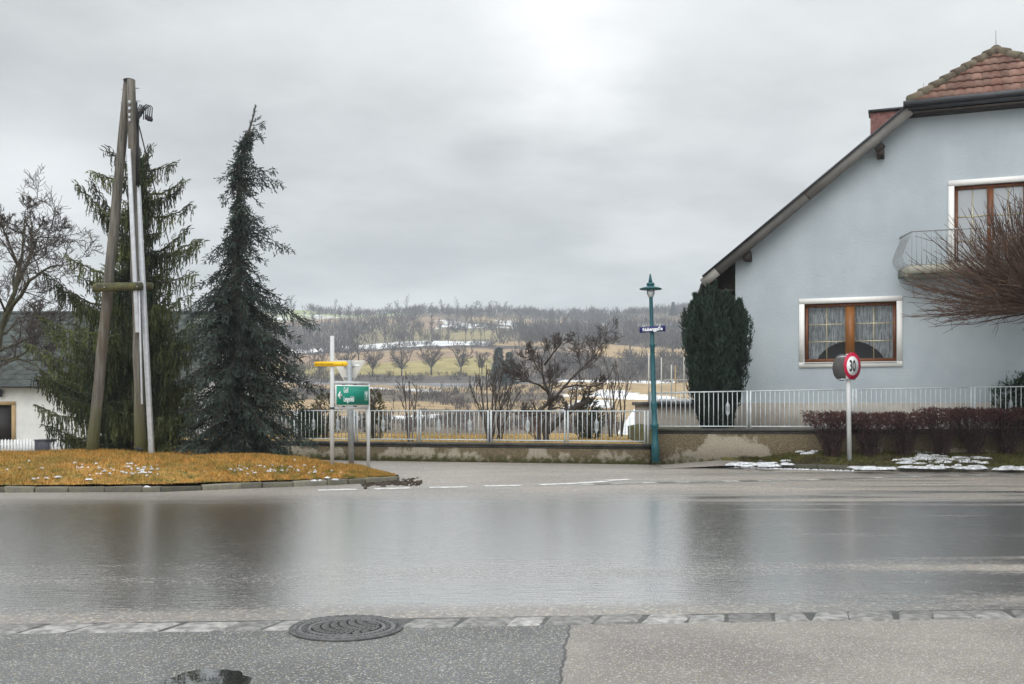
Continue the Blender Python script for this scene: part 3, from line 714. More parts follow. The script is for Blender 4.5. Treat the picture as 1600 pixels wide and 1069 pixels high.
# gnarled tree behind the railing
Z0 = 31.6
bare_tree('bare_fruit_tree', 'gnarled dark bare fruit tree on the lawn, with a thick sawn limb', 'tree', [
    (L3(Z0, (853, 688), (851, 664), (858, 645), (862, 628), (856, 612), (848, 588), (846, 560)), .10, .02),
    (L3(Z0, (855, 676), (878, 652), (902, 634), (921, 626)), .10, .085),
    (L3(Z0, (862, 628), (880, 606, .5), (905, 580, .8), (930, 555, 1), (942, 540, 1.2)), .05, .009),
    (L3(Z0, (856, 612), (840, 600, -.5), (815, 594, -.8), (796, 590, -1)), .04, .008),
    (L3(Z0, (848, 588), (835, 566, .6), (825, 545, .8)), .035, .008),
    (L3(Z0, (858, 645), (836, 648, -.4), (815, 652, -.6)), .04, .012),
    (L3(Z0, (851, 570), (866, 550, -.5), (880, 532, -.8)), .035, .008),
    (L3(Z0, (843, 690), (840, 660), (846, 638), (858, 630)), .06, .05),
    (L3(Z0, (880, 606, .5), (900, 602, .4), (925, 604, .2), (940, 600, 0)), .035, .010)],
    3, dict(FRUIT, n=[9, 10, 10], len=.56, min=.0058, wob=.26, ang=(.45, 1.0)), 3, bark, twigm, P(853, 688, Z0))
# multi-stemmed shrubs and saplings on the lawn
def stems(name, label, base_px, y0, Z, tops, r0, seed, cfg, tm=twigm, depth=2, cat='shrub'):
    lim = []; r = np.random.default_rng(seed)
    for x, y in tops:
        b = base_px+r.uniform(-4, 4); dz = r.uniform(-.6, .6)
        lim.append(([P(b, y0, Z), P(b+(x-b)*.35+r.uniform(-2, 2), y0+(y-y0)*.4, Z+dz*.4), P(b+(x-b)*.7, y0+(y-y0)*.72, Z+dz*.7), P(x, y, Z+dz)], r0*r.uniform(.7, 1.1), .010))
    return bare_tree(name, label, cat, lim, depth, cfg, seed, bark, tm, P(base_px, y0, Z))
SH = dict(n=[5, 6], ang=(.25, .7), len=.42, wob=.1, up=.08, min=.007, split=.03, first=.35)
stems('bare_shrub', 'tall many stemmed bare shrub behind the railing post, left of the gnarled tree', 765, 690, 31.2, [(733, 600), (748, 585), (760, 570), (772, 575), (785, 582), (798, 600), (742, 620), (790, 612)], .045, 5, SH)
stems('bare_shrub', 'second bare shrub just left of the gnarled fruit tree', 780, 686, 32.5, [(782, 585), (800, 600), (770, 600), (812, 612)], .03, 6, SH)
stems('bare_shrub', 'short reddish bare shrub at the foot of the gnarled fruit tree', 838, 690, 30.4, [(828, 664), (836, 655), (845, 660), (852, 668), (820, 672)], .02, 7, SH, redtwig)
stems('bare_sapling', 'thin crooked sapling just right of the green sign', 641, 690, 31, [(640, 604), (652, 612), (632, 600)], .03, 8, SH, cat='tree')
stems('bare_sapling', 'slender bare sapling on the lawn nearest the street lamp', 969, 682, 32, [(966, 584), (980, 592), (955, 600)], .035, 9, SH, cat='tree')
stems('bare_sapling', 'pale bare sapling left of the sapling near the street lamp', 953, 684, 36, [(950, 575), (962, 590), (940, 596)], .035, 10, SH, cat='tree')
stems('bare_shrub', 'low bare shrub behind the railing right of the gnarled tree', 906, 686, 33, [(896, 655), (906, 640), (915, 652), (922, 660)], .02, 12, SH)
# big bare tree at the left edge
Z0 = 37.0
BT = dict(n=[6, 6, 6], ang=(.45, 1.05), len=.52, wob=.17, up=.03, min=.0085, split=.035, first=.25)
bare_tree('bare_tree', 'large spreading bare tree at the left edge above the white house', 'tree', [
    (L3(Z0, (-25, 712), (-18, 640), (-10, 575), (0, 520), (22, 455), (35, 400), (38, 345)), .20, .02),
    (L3(Z0, (-6, 550), (30, 535, -1), (65, 520, -1.5), (92, 512, -2)), .06, .012),
    (L3(Z0, (8, 495), (45, 440, -1), (75, 418, -1.6), (112, 412, -2)), .08, .012),
    (L3(Z0, (25, 450), (48, 400, .6), (60, 370, 1), (92, 372, 1.4)), .06, .012),
    (L3(Z0, (30, 420), (10, 370, -.5), (-4, 335, -.8)), .06, .012),
    (L3(Z0, (48, 400, .6), (50, 360, .8), (46, 320, 1)), .045, .012),
    (L3(Z0, (-5, 540), (-40, 470, 0), (-70, 400, .5), (-80, 330, .8)), .10, .015),
    (L3(Z0, (-10, 575), (28, 560, -1), (55, 570, -1.4), (80, 590, -1.6)), .05, .012),
    (L3(Z0, (-2, 530), (20, 480, 1), (25, 450, 2), (75, 470, 2.5)), .06, .012)], 3, dict(BT, n=[8, 9, 11], len=.56, wob=.24), 21, barkmoss, twigm, P(-25, 712, Z0))

# globe-headed bare tree reaching in at the right edge
def globe():
    Z0 = 24.5; r = np.random.default_rng(31); c = P(1668, 478, Z0); base = P(1668, 728, Z0); base[2] = .25
    t = thing('globe_tree', 'clipped globe of fine reddish bare twigs reaching in at the right edge', 'tree', base)
    mb = MB(); mb.tube([base, base+(0.02, 0, 1.2), c-(0, 0, .4), c], [.16, .14, .15, .2], 9); tr = mb.build('trunk', bark, t, smooth=True)
    th = MB(); sx = 4.05; n = 0
    while n < 950:
        az = r.uniform(0, 2*math.pi); el = r.uniform(-.10, 1.45)
        d = np.array([math.cos(az)*math.cos(el), math.sin(az)*math.cos(el), math.sin(el)])
        Rr = 1/math.sqrt((math.cos(el)/4.1)**2+(math.sin(el)/3.0)**2)*r.uniform(.72, 1.0)
        if el < .1: Rr *= r.uniform(.8, 1.0)
        tt = np.linspace(0, 1, 7)[:, None]; bend = np.array([0, 0, 1.0])
        d0 = nrm(d*np.array([1, 1, .35])+(0, 0, -.03))
        q = c+d0*Rr*tt*.92+(d*Rr-d0*Rr*.92)*tt**2.2; q[1:] += np.cumsum(r.normal(0, .032, (6, 3)), 0)
        th.tube(q, np.linspace(.020, .006, 7), 3, cap=False, t=r.uniform(.6, 1.35)); n += 1
        for k in range(6):
            u = r.uniform(.35, .95); i = int(u*6); p = q[i]+(q[min(i+1, 6)]-q[i])*(u*6-i); ax = nrm(q[min(i+1, 6)]-q[max(i-1, 0)])
            dd = nrm(ax+r.normal(0, .45, 3)+(0, 0, .22)); l = r.uniform(.2, .65)
            th.tube(wander(p, dd, l, 3, .1, .05, r), np.linspace(.009, .0045, 4), 3, cap=False, t=r.uniform(.6, 1.5))
    b = th.build('crown', redtwig, t)
    for o in (tr, b): o.matrix_parent_inverse = Matrix.Translation(-Vector(base))
globe()

# ---------------------------------------------------------------- conifers
def ext(prof, ypx):
    ys = [p[0] for p in prof]; return np.interp(ypx, ys, [p[1] for p in prof]), np.interp(ypx, ys, [p[2] for p in prof])
def blue_spruce():
    Z0 = 25.6; r = rng
    axis = [(168, 399), (185, 395), (205, 389), (230, 380), (260, 376), (320, 373), (400, 369), (500, 370), (712, 374)]
    ax = lambda y: np.interp(y, [a[0] for a in axis], [a[1] for a in axis])
    prof = [(168, 399, 399), (190, 390, 405), (205, 384, 400), (222, 374, 396), (240, 370, 392), (258, 360, 398), (290, 350, 408), (330, 354, 394), (350, 355, 402), (388, 334, 410), (405, 330, 405), (425, 328, 406), (470, 306, 430), (520, 302, 450), (560, 300, 458), (600, 295, 468), (640, 290, 462), (670, 288, 470), (700, 292, 466), (715, 300, 455)]
    key = [(196, 413, 190), (199, 384, 204), (208, 413, 216), (214, 374, 226), (226, 373, 242), (238, 394, 248), (243, 358, 262), (252, 410, 266), (258, 346, 280), (268, 431, 262), (272, 342, 306), (280, 444, 290), (286, 347, 318), (288, 408, 318), (318, 353, 336), (324, 398, 334), (335, 412, 352), (342, 353, 360), (352, 424, 362), (356, 420, 348), (362, 448, 384), (366, 322, 394), (374, 319, 406), (378, 412, 408), (396, 322, 432), (402, 418, 436), (416, 300, 448), (424, 440, 466), (430, 288, 492), (438, 434, 486), (446, 498, 508), (452, 292, 500), (470, 464, 526), (476, 296, 532), (500, 478, 556), (506, 286, 552), (530, 474, 580), (534, 282, 596), (556, 494, 604), (560, 292, 618), (586, 480, 640), (592, 278, 640), (618, 488, 664), (622, 276, 676), (648, 496, 690), (652, 284, 700), (676, 478, 712)]
    base = P(374, 712, Z0); base[2] = float(mound_z(base[0], base[1]))-.05
    t = thing('blue_spruce', 'tall blue spruce with a bent thin top on the grass island', 'tree', base)
    mb = MB(); tp = [P(x, y, Z0) for y, x in axis][::-1]; mb.tube(tp, np.interp([a[0] for a in axis][::-1], [168, 300, 712], [.012, .07, .20]), 8); tr = mb.build('trunk', bark, t, smooth=True)
    pos_, dir_, len_, tin, wd = [], [], [], [], []; tw = MB(); items = []
    for y0, x1, y1 in key: items.append((y0, np.array([(x1-ax(y0))*Z0/F, r.uniform(-.25, .25)*(1 if y0 < 300 else 3), (y0-y1)*Z0/F])))
    y = 205.0; az = 0.0
    while y < 708:
        fr = (y-168)/544
        for k in range(2 if y < 240 else (3 if y < 330 else (4 if y < 450 else 5))):
            az += 2.399963+r.uniform(-.3, .3); yy = y+r.uniform(-4, 4); ytip = yy+(10 if y < 300 else 18+26*fr)*r.uniform(.6, 1.3)
            l, rt = ext(prof, min(ytip, 714)); xa = ax(yy); ca, sa = math.cos(az), math.sin(az); e = max(rt-xa, 3) if ca > 0 else max(xa-l, 3); mn = (max(rt-xa, 3)+max(xa-l, 3))/2
            Lm = Z0/F/math.sqrt((ca/e)**2+(sa/mn)**2)*r.uniform(.7, 1.12)*(.72 if y < 430 else 1); items.append((yy, np.array([ca*Lm, sa*Lm, (yy-min(ytip, 716))*Z0/F])))
        y += 5.6+2.6*min(fr*2, 1)
    for yy in np.arange(200, 470, 3.0):
        a = r.uniform(0, 6.28); l, rt = ext(prof, yy+8); Lm = (rt-l)/2*r.uniform(.25, .55)*Z0/F; items.append((yy, np.array([math.cos(a)*Lm, math.sin(a)*Lm, -(8+.03*(yy-200))*r.uniform(.5, 1.6)*Z0/F])))
    for yy, v in items:
        o = P(ax(yy), yy, Z0); Lm = np.linalg.norm(v[:2]); m = max(6, int(Lm/.12)); tt = np.linspace(0, 1, m)[:, None]; low = (yy-168)/544
        q = o+v*np.array([1, 1, 0])*tt+np.array([0, 0, 1.0])*(v[2]*(tt*1.35-.35*tt**5)+.10*Lm*np.sin(np.pi*tt)*(1 if v[2] < 0 else -1))
        q[1:] += r.normal(0, .015, (m-1, 3)); tw.tube(q, np.linspace(.010+.018*low, .006, m), 3, cap=False)
        out = nrm(np.array([v[0], v[1], 0])+1e-6); side = np.array([-out[1], out[0], 0]); ns = max(3, int(Lm/.085)); btint = r.uniform(.5, 1.6)
        for j in range(ns):
            u = .08+.92*(j+r.random())/ns; p = np.array([np.interp(u, tt[:, 0], q[:, c]) for c in range(3)])
            sl = min(.62, (.13+.26*Lm)*(1.12-u*.85))*r.uniform(.5, 1.1)
            for sg in (-1, 1):
                d = nrm(out*.7+side*sg*r.uniform(.3, 1.0)+np.array([0, 0, -r.uniform(.35, 1.5)])); w = max(1, int(sl/.085))
                for h in range(w):
                    f = (h+.5)/w; pp = p+d*sl*f+np.array([0, 0, -.22*sl*f*f])
                    for _ in range(2):
                        pos_.append(pp+r.normal(0, .012, 3)); dir_.append(nrm(d+r.normal(0, .38, 3)+(0, 0, -.15))); len_.append(r.uniform(.11, .20))
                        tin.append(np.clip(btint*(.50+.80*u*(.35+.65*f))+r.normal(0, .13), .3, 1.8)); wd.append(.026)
            pos_.append(p); dir_.append(nrm(out+r.normal(0, .25, 3)+(0, 0, .15))); len_.append(r.uniform(.12, .2)); tin.append(btint*r.uniform(.7, 1.3)); wd.append(.026)
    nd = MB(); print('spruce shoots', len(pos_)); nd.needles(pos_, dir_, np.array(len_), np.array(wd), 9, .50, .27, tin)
    for a_, b_, K in ((P(388, 206, Z0), P(395, 184, Z0), 26), (P(395, 186, Z0), P(399, 167, Z0), 22), (P(394, 192, Z0), P(405, 184, Z0), 12)):
        uu = np.linspace(0, 1, K)[:, None]; nd.needles(a_+(b_-a_)*uu, np.tile(b_-a_, (K, 1))+rng.normal(0, .08, (K, 3)), .09, .016, 8, .55, .5, np.ones(K))
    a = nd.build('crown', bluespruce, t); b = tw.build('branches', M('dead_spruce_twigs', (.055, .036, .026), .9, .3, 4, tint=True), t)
    for ob in (tr, a, b): ob.matrix_parent_inverse = Matrix.Translation(-Vector(base))
blue_spruce()
def weeping_spruce():
    Z0 = 30.0; r = rng; cx = 216
    base = P(cx, 716, Z0); base[2] = .0
    t = thing('weeping_spruce', 'broad dark spruce with hanging curtain twigs behind the wooden poles', 'tree', base)
    mb = MB(); mb.tube([P(cx, 718, Z0), P(cx, 500, Z0), P(cx+2, 232, Z0)], [.28, .18, .02], 8); tr = mb.build('trunk', bark, t, smooth=True)
    # (start row, tip column, tip row) of the branches that draw the outline, then fillers all round
    key = [(258, 238, 228), (262, 268, 250), (268, 144, 268), (258, 172, 234), (296, 292, 283), (306, 287, 302), (330, 299, 318), (345, 119, 284), (348, 136, 278), (392, 316, 374), (396, 304, 372), (400, 288, 350), (420, 112, 402), (440, 116, 428), (470, 73, 426), (484, 84, 446), (500, 100, 458), (372, 152, 330), (430, 303, 424), (470, 300, 462), (515, 64, 494), (550, 46, 536), (565, 302, 530), (590, 44, 590), (625, 52, 632), (600, 298, 590), (640, 290, 636), (660, 74, 664), (530, 312, 494)]
    items = [(y0, x, y1, r.uniform(-.4, .4), 1) for y0, x, y1 in key]
    for y0 in np.arange(246, 706, 2.5):
        a = r.uniform(0, 2*math.pi); e = np.interp(y0, [240, 280, 340, 400, 440, 480, 560, 640, 705], [8, 22, 36, 50, 66, 88, 106, 108, 90])*r.uniform(.55, 1.0)
        items.append((y0, cx+e*math.cos(a)*((1.55 if y0 > 520 else 1.3) if math.cos(a) < 0 and y0 > 450 else .9), y0-r.uniform(-8, 14), e*math.sin(a)*Z0/F, 0))
    pos_, dir_, len_, tin = [], [], [], []; tw = MB()
    for y0, x1, y1, dy, kb in items:
        o = P(cx, y0, Z0); e = P(x1, y1, Z0); e[1] = Z0+dy; L = np.linalg.norm(e-o); m = 9; tt = np.linspace(0, 1, m)[:, None]
        q = o+(e-o)*tt+np.array([0, 0, 1.0])*(-.17*L*np.sin(np.pi*tt**.9)); q[1:-1] += r.normal(0, .02, (m-2, 3))
        tw.tube(q, np.linspace(.035, .008, m), 4, cap=False)
        ns = int(L/.026)+3; low = (y0-240)/465; bt = r.uniform(.5, 1.9)
        for j in range(ns):
            u = .05+.95*(j+r.random())/ns; p = np.array([np.interp(u, tt[:, 0], q[:, c]) for c in range(3)])+r.normal(0, .06, 3)*np.array([1, 1.8, .4])
            hl = (.14+.62*math.sin(math.pi*min(u*.82+.12, 1))**.8)*r.uniform(.35, 1.05)*(.6+.75*low); tn = bt*r.uniform(.6, 1.3); k = max(2, int(hl/.08))
            drift = r.normal(0, .05, 2)
            for h in range(k):
                f = h/k; pos_.append(p+np.array([drift[0]*f, drift[1]*f, -hl*f])); dir_.append(np.array([drift[0]+r.normal(0, .12), drift[1]+r.normal(0, .12), -1])); len_.append(.12); tin.append(tn*r.uniform(.85, 1.15))
            pos_.append(p); dir_.append(nrm(e-o)+r.normal(0, .3, 3)); len_.append(.14); tin.append(tn*1.1)
    nd = MB(); print('weeping tufts', len(pos_)); nd.needles(pos_, dir_, np.array(len_), .024, 6, .30, .75, np.clip(tin, .3, 1.9))
    a = nd.build('crown', weepneedle, t); b = tw.build('branches', bark, t)
    for ob in (tr, a, b): ob.matrix_parent_inverse = Matrix.Translation(-Vector(base))
weeping_spruce()

def foliage_bush(name, label, cat, base, shape_fn, n, m, lw=(.10, .16), wd=.022, up=.9, seed=1, k=6, trunk=None):
    """shape_fn(u in 0..1 of height) -> (half width, height); shoots spread through the outer half of the volume"""
    r = np.random.default_rng(seed); t = thing(name, label, cat, base)
    u = r.random(n); az = r.uniform(0, 2*np.pi, n); hw, Ht = shape_fn(u); lump = 1+.13*np.sin(az*5+u*5)+.10*np.sin(az*11-u*9)
    rad = hw*lump*np.sqrt(r.uniform(.25, 1, n)); pos_ = np.c_[rad*np.cos(az), rad*np.sin(az)*.9, u*Ht]
    d = np.c_[np.cos(az)*(1-up), np.sin(az)*(1-up), np.full(n, up)]+r.normal(0, .28, (n, 3))
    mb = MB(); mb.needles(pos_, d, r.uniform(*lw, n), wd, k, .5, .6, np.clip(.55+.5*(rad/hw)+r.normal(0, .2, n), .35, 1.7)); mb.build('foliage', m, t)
    mt = MB()
    for q in range(6 if trunk is None else trunk):
        a = r.uniform(0, 6.28); Hh = shape_fn(np.array([.5]))[1]; Hh = float(np.max(Hh)); w = float(np.max(shape_fn(np.array([.6]))[0]))*.6
        mt.tube([(0.05*math.cos(a), .05*math.sin(a), -.05), (w*.5*math.cos(a), w*.5*math.sin(a), Hh*.45), (w*math.cos(a), w*math.sin(a), Hh*.85)], [.05, .03, .012], 5)
    mt.build('stems', bark, t); return t
def yew():
    Z0 = 29.0; prof_y = np.array([668, 650, 630, 600, 560, 520, 490, 472, 462, 456]); wl = np.array([18, 25, 32, 39, 45, 48, 46, 39, 27, 8])*Z0/F
    base = P(1118, 668, Z0); base[2] = .93; Ht = (668-462)*Z0/F; uu = (668-prof_y)/(668-452)
    t = foliage_bush('columnar_yew', 'dark columnar yew clipped to a vase outline before the blue house', 'tree', base, lambda u: (np.interp(u, uu, wl), Ht), 17000, yewm, (.12, .24), .026, .92, 41, 6)
    r = np.random.default_rng(4); mb = MB(); pp, dd, tt = [], [], []
    for _ in range(64):                 # upright leaders that make the ragged top and side tips
        a = r.uniform(0, 6.28); e = r.uniform(.35, 1.04); ub = r.uniform(.5, .97); w = np.interp(ub, uu, wl)*e; h = r.uniform(.25, .6)
        for k in range(30):
            v = r.random(); pp.append((w*math.cos(a)*(1+.05*v)+r.normal(0, .035*(1.2-v)), w*math.sin(a)+r.normal(0, .035*(1.2-v)), ub*Ht+h*v-.1)); dd.append((r.normal(0, .3), r.normal(0, .3), 1)); tt.append(r.uniform(.7, 1.4))
    for a, e, hh in ((-2.4, .34, .34), (.4, .36, .16), (2.2, .25, .40), (-.8, .48, .10), (-1.6, .08, .48), (3.0, .56, .14), (-.3, .66, -.05), (-2.9, .70, -.12), (.1, .74, -.3)):
        for k in range(170):
            v = r.random(); rr = .15*(1-v)**.9; b_ = r.uniform(0, 6.28); pp.append((e*math.cos(a)+rr*math.cos(b_), e*math.sin(a)+rr*math.sin(b_), Ht*.86+(Ht*.12+hh)*v)); dd.append((r.normal(0, .25), r.normal(0, .25), 1)); tt.append(r.uniform(.6, 1.4))
    mb.needles(np.array(pp), np.array(dd), .15, .024, 6, .5, .6, tt); mb.build('leader_shoots', yewm, t)
yew()
def bushes():
    rb = lambda w: (lambda u: (w*np.sin(np.pi*np.clip(u*.85+.12, 0, 1))**.6, 1.0))
    olive = M('olive_leaves', (.075, .08, .03), .8, .35, 2, tint=True, col2=(.11, .10, .035))
    def mk(label, x, y, Z, wpx, hpx, n, m, seed, zb=None, lw=(.10, .18)):
        b = P(x, y, Z)
        if zb is not None: b[2] = zb
        w, h = wpx*Z/F, hpx*Z/F
        foliage_bush('evergreen_bush', label, 'shrub', b, lambda u: (w*np.sin(np.pi*np.clip(u*.85+.12, 0, 1))**.6, h), n, m, lw, .03, .55, seed)
    mk('leafy dark green bush behind the railing at the right edge', 1600, 664, 28.6, 52, 92, 3800, evergreen, 51, .93, (.14, .26))
    mk('olive evergreen bush behind the railing, left of the green sign', 507, 690, 34.5, 24, 70, 420, olive, 52, .45)
    mk('dark evergreen bush behind the railing at the pole of the green sign', 585, 690, 34, 15, 78, 420, olive, 53, .45)
    mk('low dark green bush behind the railing, right of the blue spruce', 480, 690, 33.5, 22, 45, 1500, evergreen, 56, .45)
    mk('small dark green conifer bush behind the railing right of the gnarled tree', 921, 686, 34, 20, 62, 600, evergreen, 54, .5)
    mk('dark green bush behind the railing left of the blue spruce', 275, 690, 37, 40, 95, 2600, evergreen, 55, .0)
bushes()

# ---------------------------------------------------------------- barberry hedge
def hedge():
    r = np.random.default_rng(77)
    labs = ['leftmost clipped red barberry, loose and airy at its left side', 'clipped red barberry just right of the speed limit post', 'third clipped red barberry from the left end of the row', 'clipped red barberry in the middle of the row above the snow', 'clipped red barberry right of the middle, with bare legs', 'clipped red barberry before the railing bush', 'rightmost clipped red barberry cut by the picture edge']
    for i, (x, lb) in enumerate(zip((1299, 1360, 1411, 1470, 1522, 1574, 1628), labs)):
        Z0 = 27.1; b = P(x, 712, Z0); b[2] = float(verge_z(b[0], b[1]))-.03; H_ = (710-641)*Z0/F+(0 if i < 3 else .06)+r.uniform(-.05, .03)
        t = thing('barberry_shrub', lb, 'shrub', b, group='clipped barberry hedge')
        st = MB(); pp, dd, tt = [], [], []
        for k in range(48):
            a = r.uniform(0, 6.28); e = math.sqrt(r.random())*.72; L = H_*r.uniform(.75, 1.0); p0 = np.array([.16*math.cos(a)*r.random()**.3, .16*math.sin(a)*r.random()**.3, 0])
            p1 = np.array([e*math.cos(a), e*.8*math.sin(a), L]); q = p0+(p1-p0)*np.linspace(0, 1, 6)[:, None]; q[:, :2] *= (np.linspace(.55, 1, 6)**.6)[:, None]; q[1:-1] += r.normal(0, .03, (4, 3))
            st.tube(q, np.linspace(.014, .005, 6), 3, cap=False, t=r.uniform(.5, 1.4))
            for s in range(7):
                u = r.uniform(.3, 1); j = min(int(u*5), 4); p = q[j]+(q[j+1]-q[j])*(u*5-j); d = nrm(np.array([r.normal(0, .7), r.normal(0, .7), .6])); l = r.uniform(.12, .3)
                e_ = p+d*l; e_[2] = min(e_[2], H_); st.tube([p, (p+e_)/2+r.normal(0, .015, 3), e_], [.006, .005, .004], 3, cap=False, t=r.uniform(.5, 1.4))
                if u > .62 or r.random() < .25:
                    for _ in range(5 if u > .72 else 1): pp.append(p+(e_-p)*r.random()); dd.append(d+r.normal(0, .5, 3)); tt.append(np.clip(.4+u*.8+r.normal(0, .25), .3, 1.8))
        for k in range(900):
            a = r.uniform(0, 6.28); e = math.sqrt(r.random())*.76; pp.append(np.array([e*math.cos(a), e*.85*math.sin(a), H_-r.random()**1.5*.30+.03*math.sin(a*3+i)])); dd.append(r.normal(0, .6, 3)+(0, 0, .5)); tt.append(np.clip(r.normal(1.1, .3), .4, 1.9))
        for k in range(300):
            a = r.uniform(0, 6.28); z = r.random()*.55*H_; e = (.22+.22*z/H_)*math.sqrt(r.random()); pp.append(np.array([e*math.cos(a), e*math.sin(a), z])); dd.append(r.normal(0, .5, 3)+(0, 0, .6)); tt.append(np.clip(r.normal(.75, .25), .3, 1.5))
        st.build('stems', M('barberry_stems', (.05, .03, .028), .85, .3, 6, tint=True) if i == 0 else bpy.data.materials['barberry_stems'], t)
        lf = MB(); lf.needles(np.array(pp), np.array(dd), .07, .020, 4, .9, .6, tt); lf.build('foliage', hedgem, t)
hedge()

# ---------------------------------------------------------------- A-frame wooden pole
def pole():
    Z0 = 25.4; b1, b2 = P(142, 709, Z0), P(221, 710, Z0-.1)
    t = thing('utility_pole', 'tall weathered A-frame wooden utility pole with crossbeam and grey cable guards', 'utility pole', b2)
    inv = Matrix.Translation(-Vector(b2)); parts = []
    def add(mb, name, m, sm=False):
        o = mb.build(name, m, t, smooth=sm); o.matrix_parent_inverse = inv; return o
    r = rng
    for a, top, r0, r1 in ((b1-(0, 0, .3), P(200, 126, Z0), .142, .105), (b2-(0, 0, .3), P(204.5, 125, Z0-.12), .14, .105)):
        mb = MB(); n = 15; tt = np.linspace(0, 1, n)[:, None]; q = a+(top-a)*tt; q[1:-1] += r.normal(0, .008, (n-2, 3))
        mb.tube(q, np.linspace(r0, r1, n)+r.uniform(-.004, .004, n), 14, t=rng.uniform(.95, 1.1)); add(mb, 'pole', wood, True)
    mb = MB(); mb.tube([P(147, 450, Z0-.34), P(185, 448, Z0-.35), P(222, 447.5, Z0-.36)], [.10, .105, .10], 12); add(mb, 'crossbeam', mossy, True)
    mb = MB(); mb.tube([P(150, 448, Z0+.32), P(238, 447, Z0+.30)], .095, 12); add(mb, 'crossbeam', mossy, True)
    mb = MB()
    for x, y in ((163, 449), (214, 448)): mb.tube([P(x, y, Z0-.5), P(x, y, Z0+.45)], .016, 6)
    add(mb, 'bolt', galv)
    def channel(p, q, w, d, nm):
        mb = MB(); p = np.array(p); q = np.array(q); v = q-p; ry = math.atan2(v[0], v[2]); mb.box((p+q)/2, (w, d, np.linalg.norm(v)), ry=ry); o = add(mb, nm, galv); bv = o.modifiers.new('bevel', 'BEVEL'); bv.width = .018; bv.segments = 2
    channel(P(214.5, 520, Z0-.33), P(201.5, 233, Z0-.29), .105, .06, 'cable_guard')
    channel(P(237, 709, Z0-.12), P(215, 290, Z0-.12), .125, .11, 'cable_guard')
    channel(P(222, 632, Z0-.31), P(217, 440, Z0-.31), .05, .04, 'cable_guard')
    for y in (160, 170, 180, 188): mb = MB(); mb.box(P(202.5, y, Z0-.26), (.045, .06, .075), t=1); add(mb, 'clip', galv)
    for x, y in ((191, 140), (190, 160), (189, 175), (212, 138), (213, 158), (212, 190)): mb = MB(); mb.tube([P(x, y, Z0-.05), P(x+(6 if x > 200 else -1.5), y, Z0-.05)], .016, 5); add(mb, 'step_iron', galv)
    mb = MB(); mb.lathe([(.0, .02), (.13, .012), (.145, 0), (.145, -.02)], P(202, 125, Z0-.06), 14); add(mb, 'pole_cap', gutterm)
    mb = MB(); o = P(214, 210, Z0-.1)
    for k in range(6):
        x = 217+k*3.2; yy = 170-abs(k-2)*1.5; mb.tube([P(213.5, 200+k*3, Z0-.1), P(214+k*.6, 186, Z0-.15), P(215+k*2.2, 172, Z0-.2), P(x+2, 163+(k % 3), Z0-.22+k*.05), P(x+5, 168, Z0-.22+k*.05), P(x+4, 182+(k % 2)*5, Z0-.2+k*.04)], .014, 5)
    mb.tube([P(213, 160, Z0-.05), P(214.5, 290, Z0-.2)], .03, 6); mb.tube([P(216, 180, Z0-.1), P(216.5, 292, Z0-.2)], .022, 6)
    add(mb, 'cable_tails', black)
    mb = MB()
    for x, y in ((229, 184), (232, 186), (236, 187)): mb.lathe([(.03, .0), (.045, .03), (.045, .08), (.025, .12)], P(x, y+3, Z0-.15), 8)
    add(mb, 'cable_end', black)
    mb = MB(); A, B = P(217, 196, Z0), P(300, 492, 46.0); tt = np.linspace(0, 1, 26)[:, None]; q = A+(B-A)*tt; q[:, 2] -= (np.sin(np.pi*tt[:, 0])*.35); mb.tube(q, .016, 5); add(mb, 'overhead_cable', black)
pole()
def blackbird():
    b = P(217, 713.5, 24.9); b[2] = float(mound_z(b[0], b[1]))+.04
    t = thing('blackbird', 'small black bird on the grass at the foot of the right wooden pole', 'bird', b, rz=R(160))
    me = bpy.data.meshes.new('body'); pts = [(.0, 0, .085), (.05, 0, .10), (.085, 0, .135), (.115, 0, .140), (-.06, 0, .080), (-.10, 0, .09), (-.19, 0, .125), (0.01, .025, .05), (.01, .03, 0), (.01, -.025, .05), (.01, -.03, 0)]
    me.from_pydata(pts, [(0, 1), (1, 2), (2, 3), (0, 4), (4, 5), (5, 6), (0, 7), (7, 8), (0, 9), (9, 10)], [])
    o = bpy.data.objects.new('body', me); COL.objects.link(o); o.parent = t; me.materials.append(feather)
    sk = o.modifiers.new('skin', 'SKIN'); rad = [.05, .045, .032, .010, .042, .022, .012, .008, .005, .008, .005]
    for v, q in zip(me.skin_vertices[0].data, rad): v.radius = (q, q*.9)
    me.skin_vertices[0].data[0].use_root = True
    ss = o.modifiers.new('sub', 'SUBSURF'); ss.levels = ss.render_levels = 2
    mb = MB(); mb.tube([(.112, 0, .138), (.145, 0, .134)], [.008, .002], 5); mb.build('beak', signyellow, t)
blackbird()

# ---------------------------------------------------------------- text
def text(s, size, m, name, parent, o, U, V, W, cond=1.0, align='LEFT', bold=0.0, ext_=.004):
    cu = bpy.data.curves.new(name+'_font', 'FONT'); cu.body = s; cu.size = size; cu.align_x = align; cu.extrude = ext_; cu.offset = bold; cu.resolution_u = 3
    ob = bpy.data.objects.new(name+'_tmp', cu); COL.objects.link(ob); dg = bpy.context.evaluated_depsgraph_get()
    me = bpy.data.meshes.new_from_object(ob.evaluated_get(dg)); COL.objects.unlink(ob); bpy.data.objects.remove(ob)
    n = len(me.vertices); co = np.empty(n*3); me.vertices.foreach_get('co', co); co = co.reshape(-1, 3)
    co = np.asarray(o)+co[:, :1]*cond*np.asarray(U)+co[:, 1:2]*np.asarray(V)+co[:, 2:3]*np.asarray(W)
    me.vertices.foreach_set('co', co.ravel()); me.materials.clear(); me.materials.append(m); me.name = name
    q = bpy.data.objects.new(name, me); COL.objects.link(q); q.parent = parent; return q

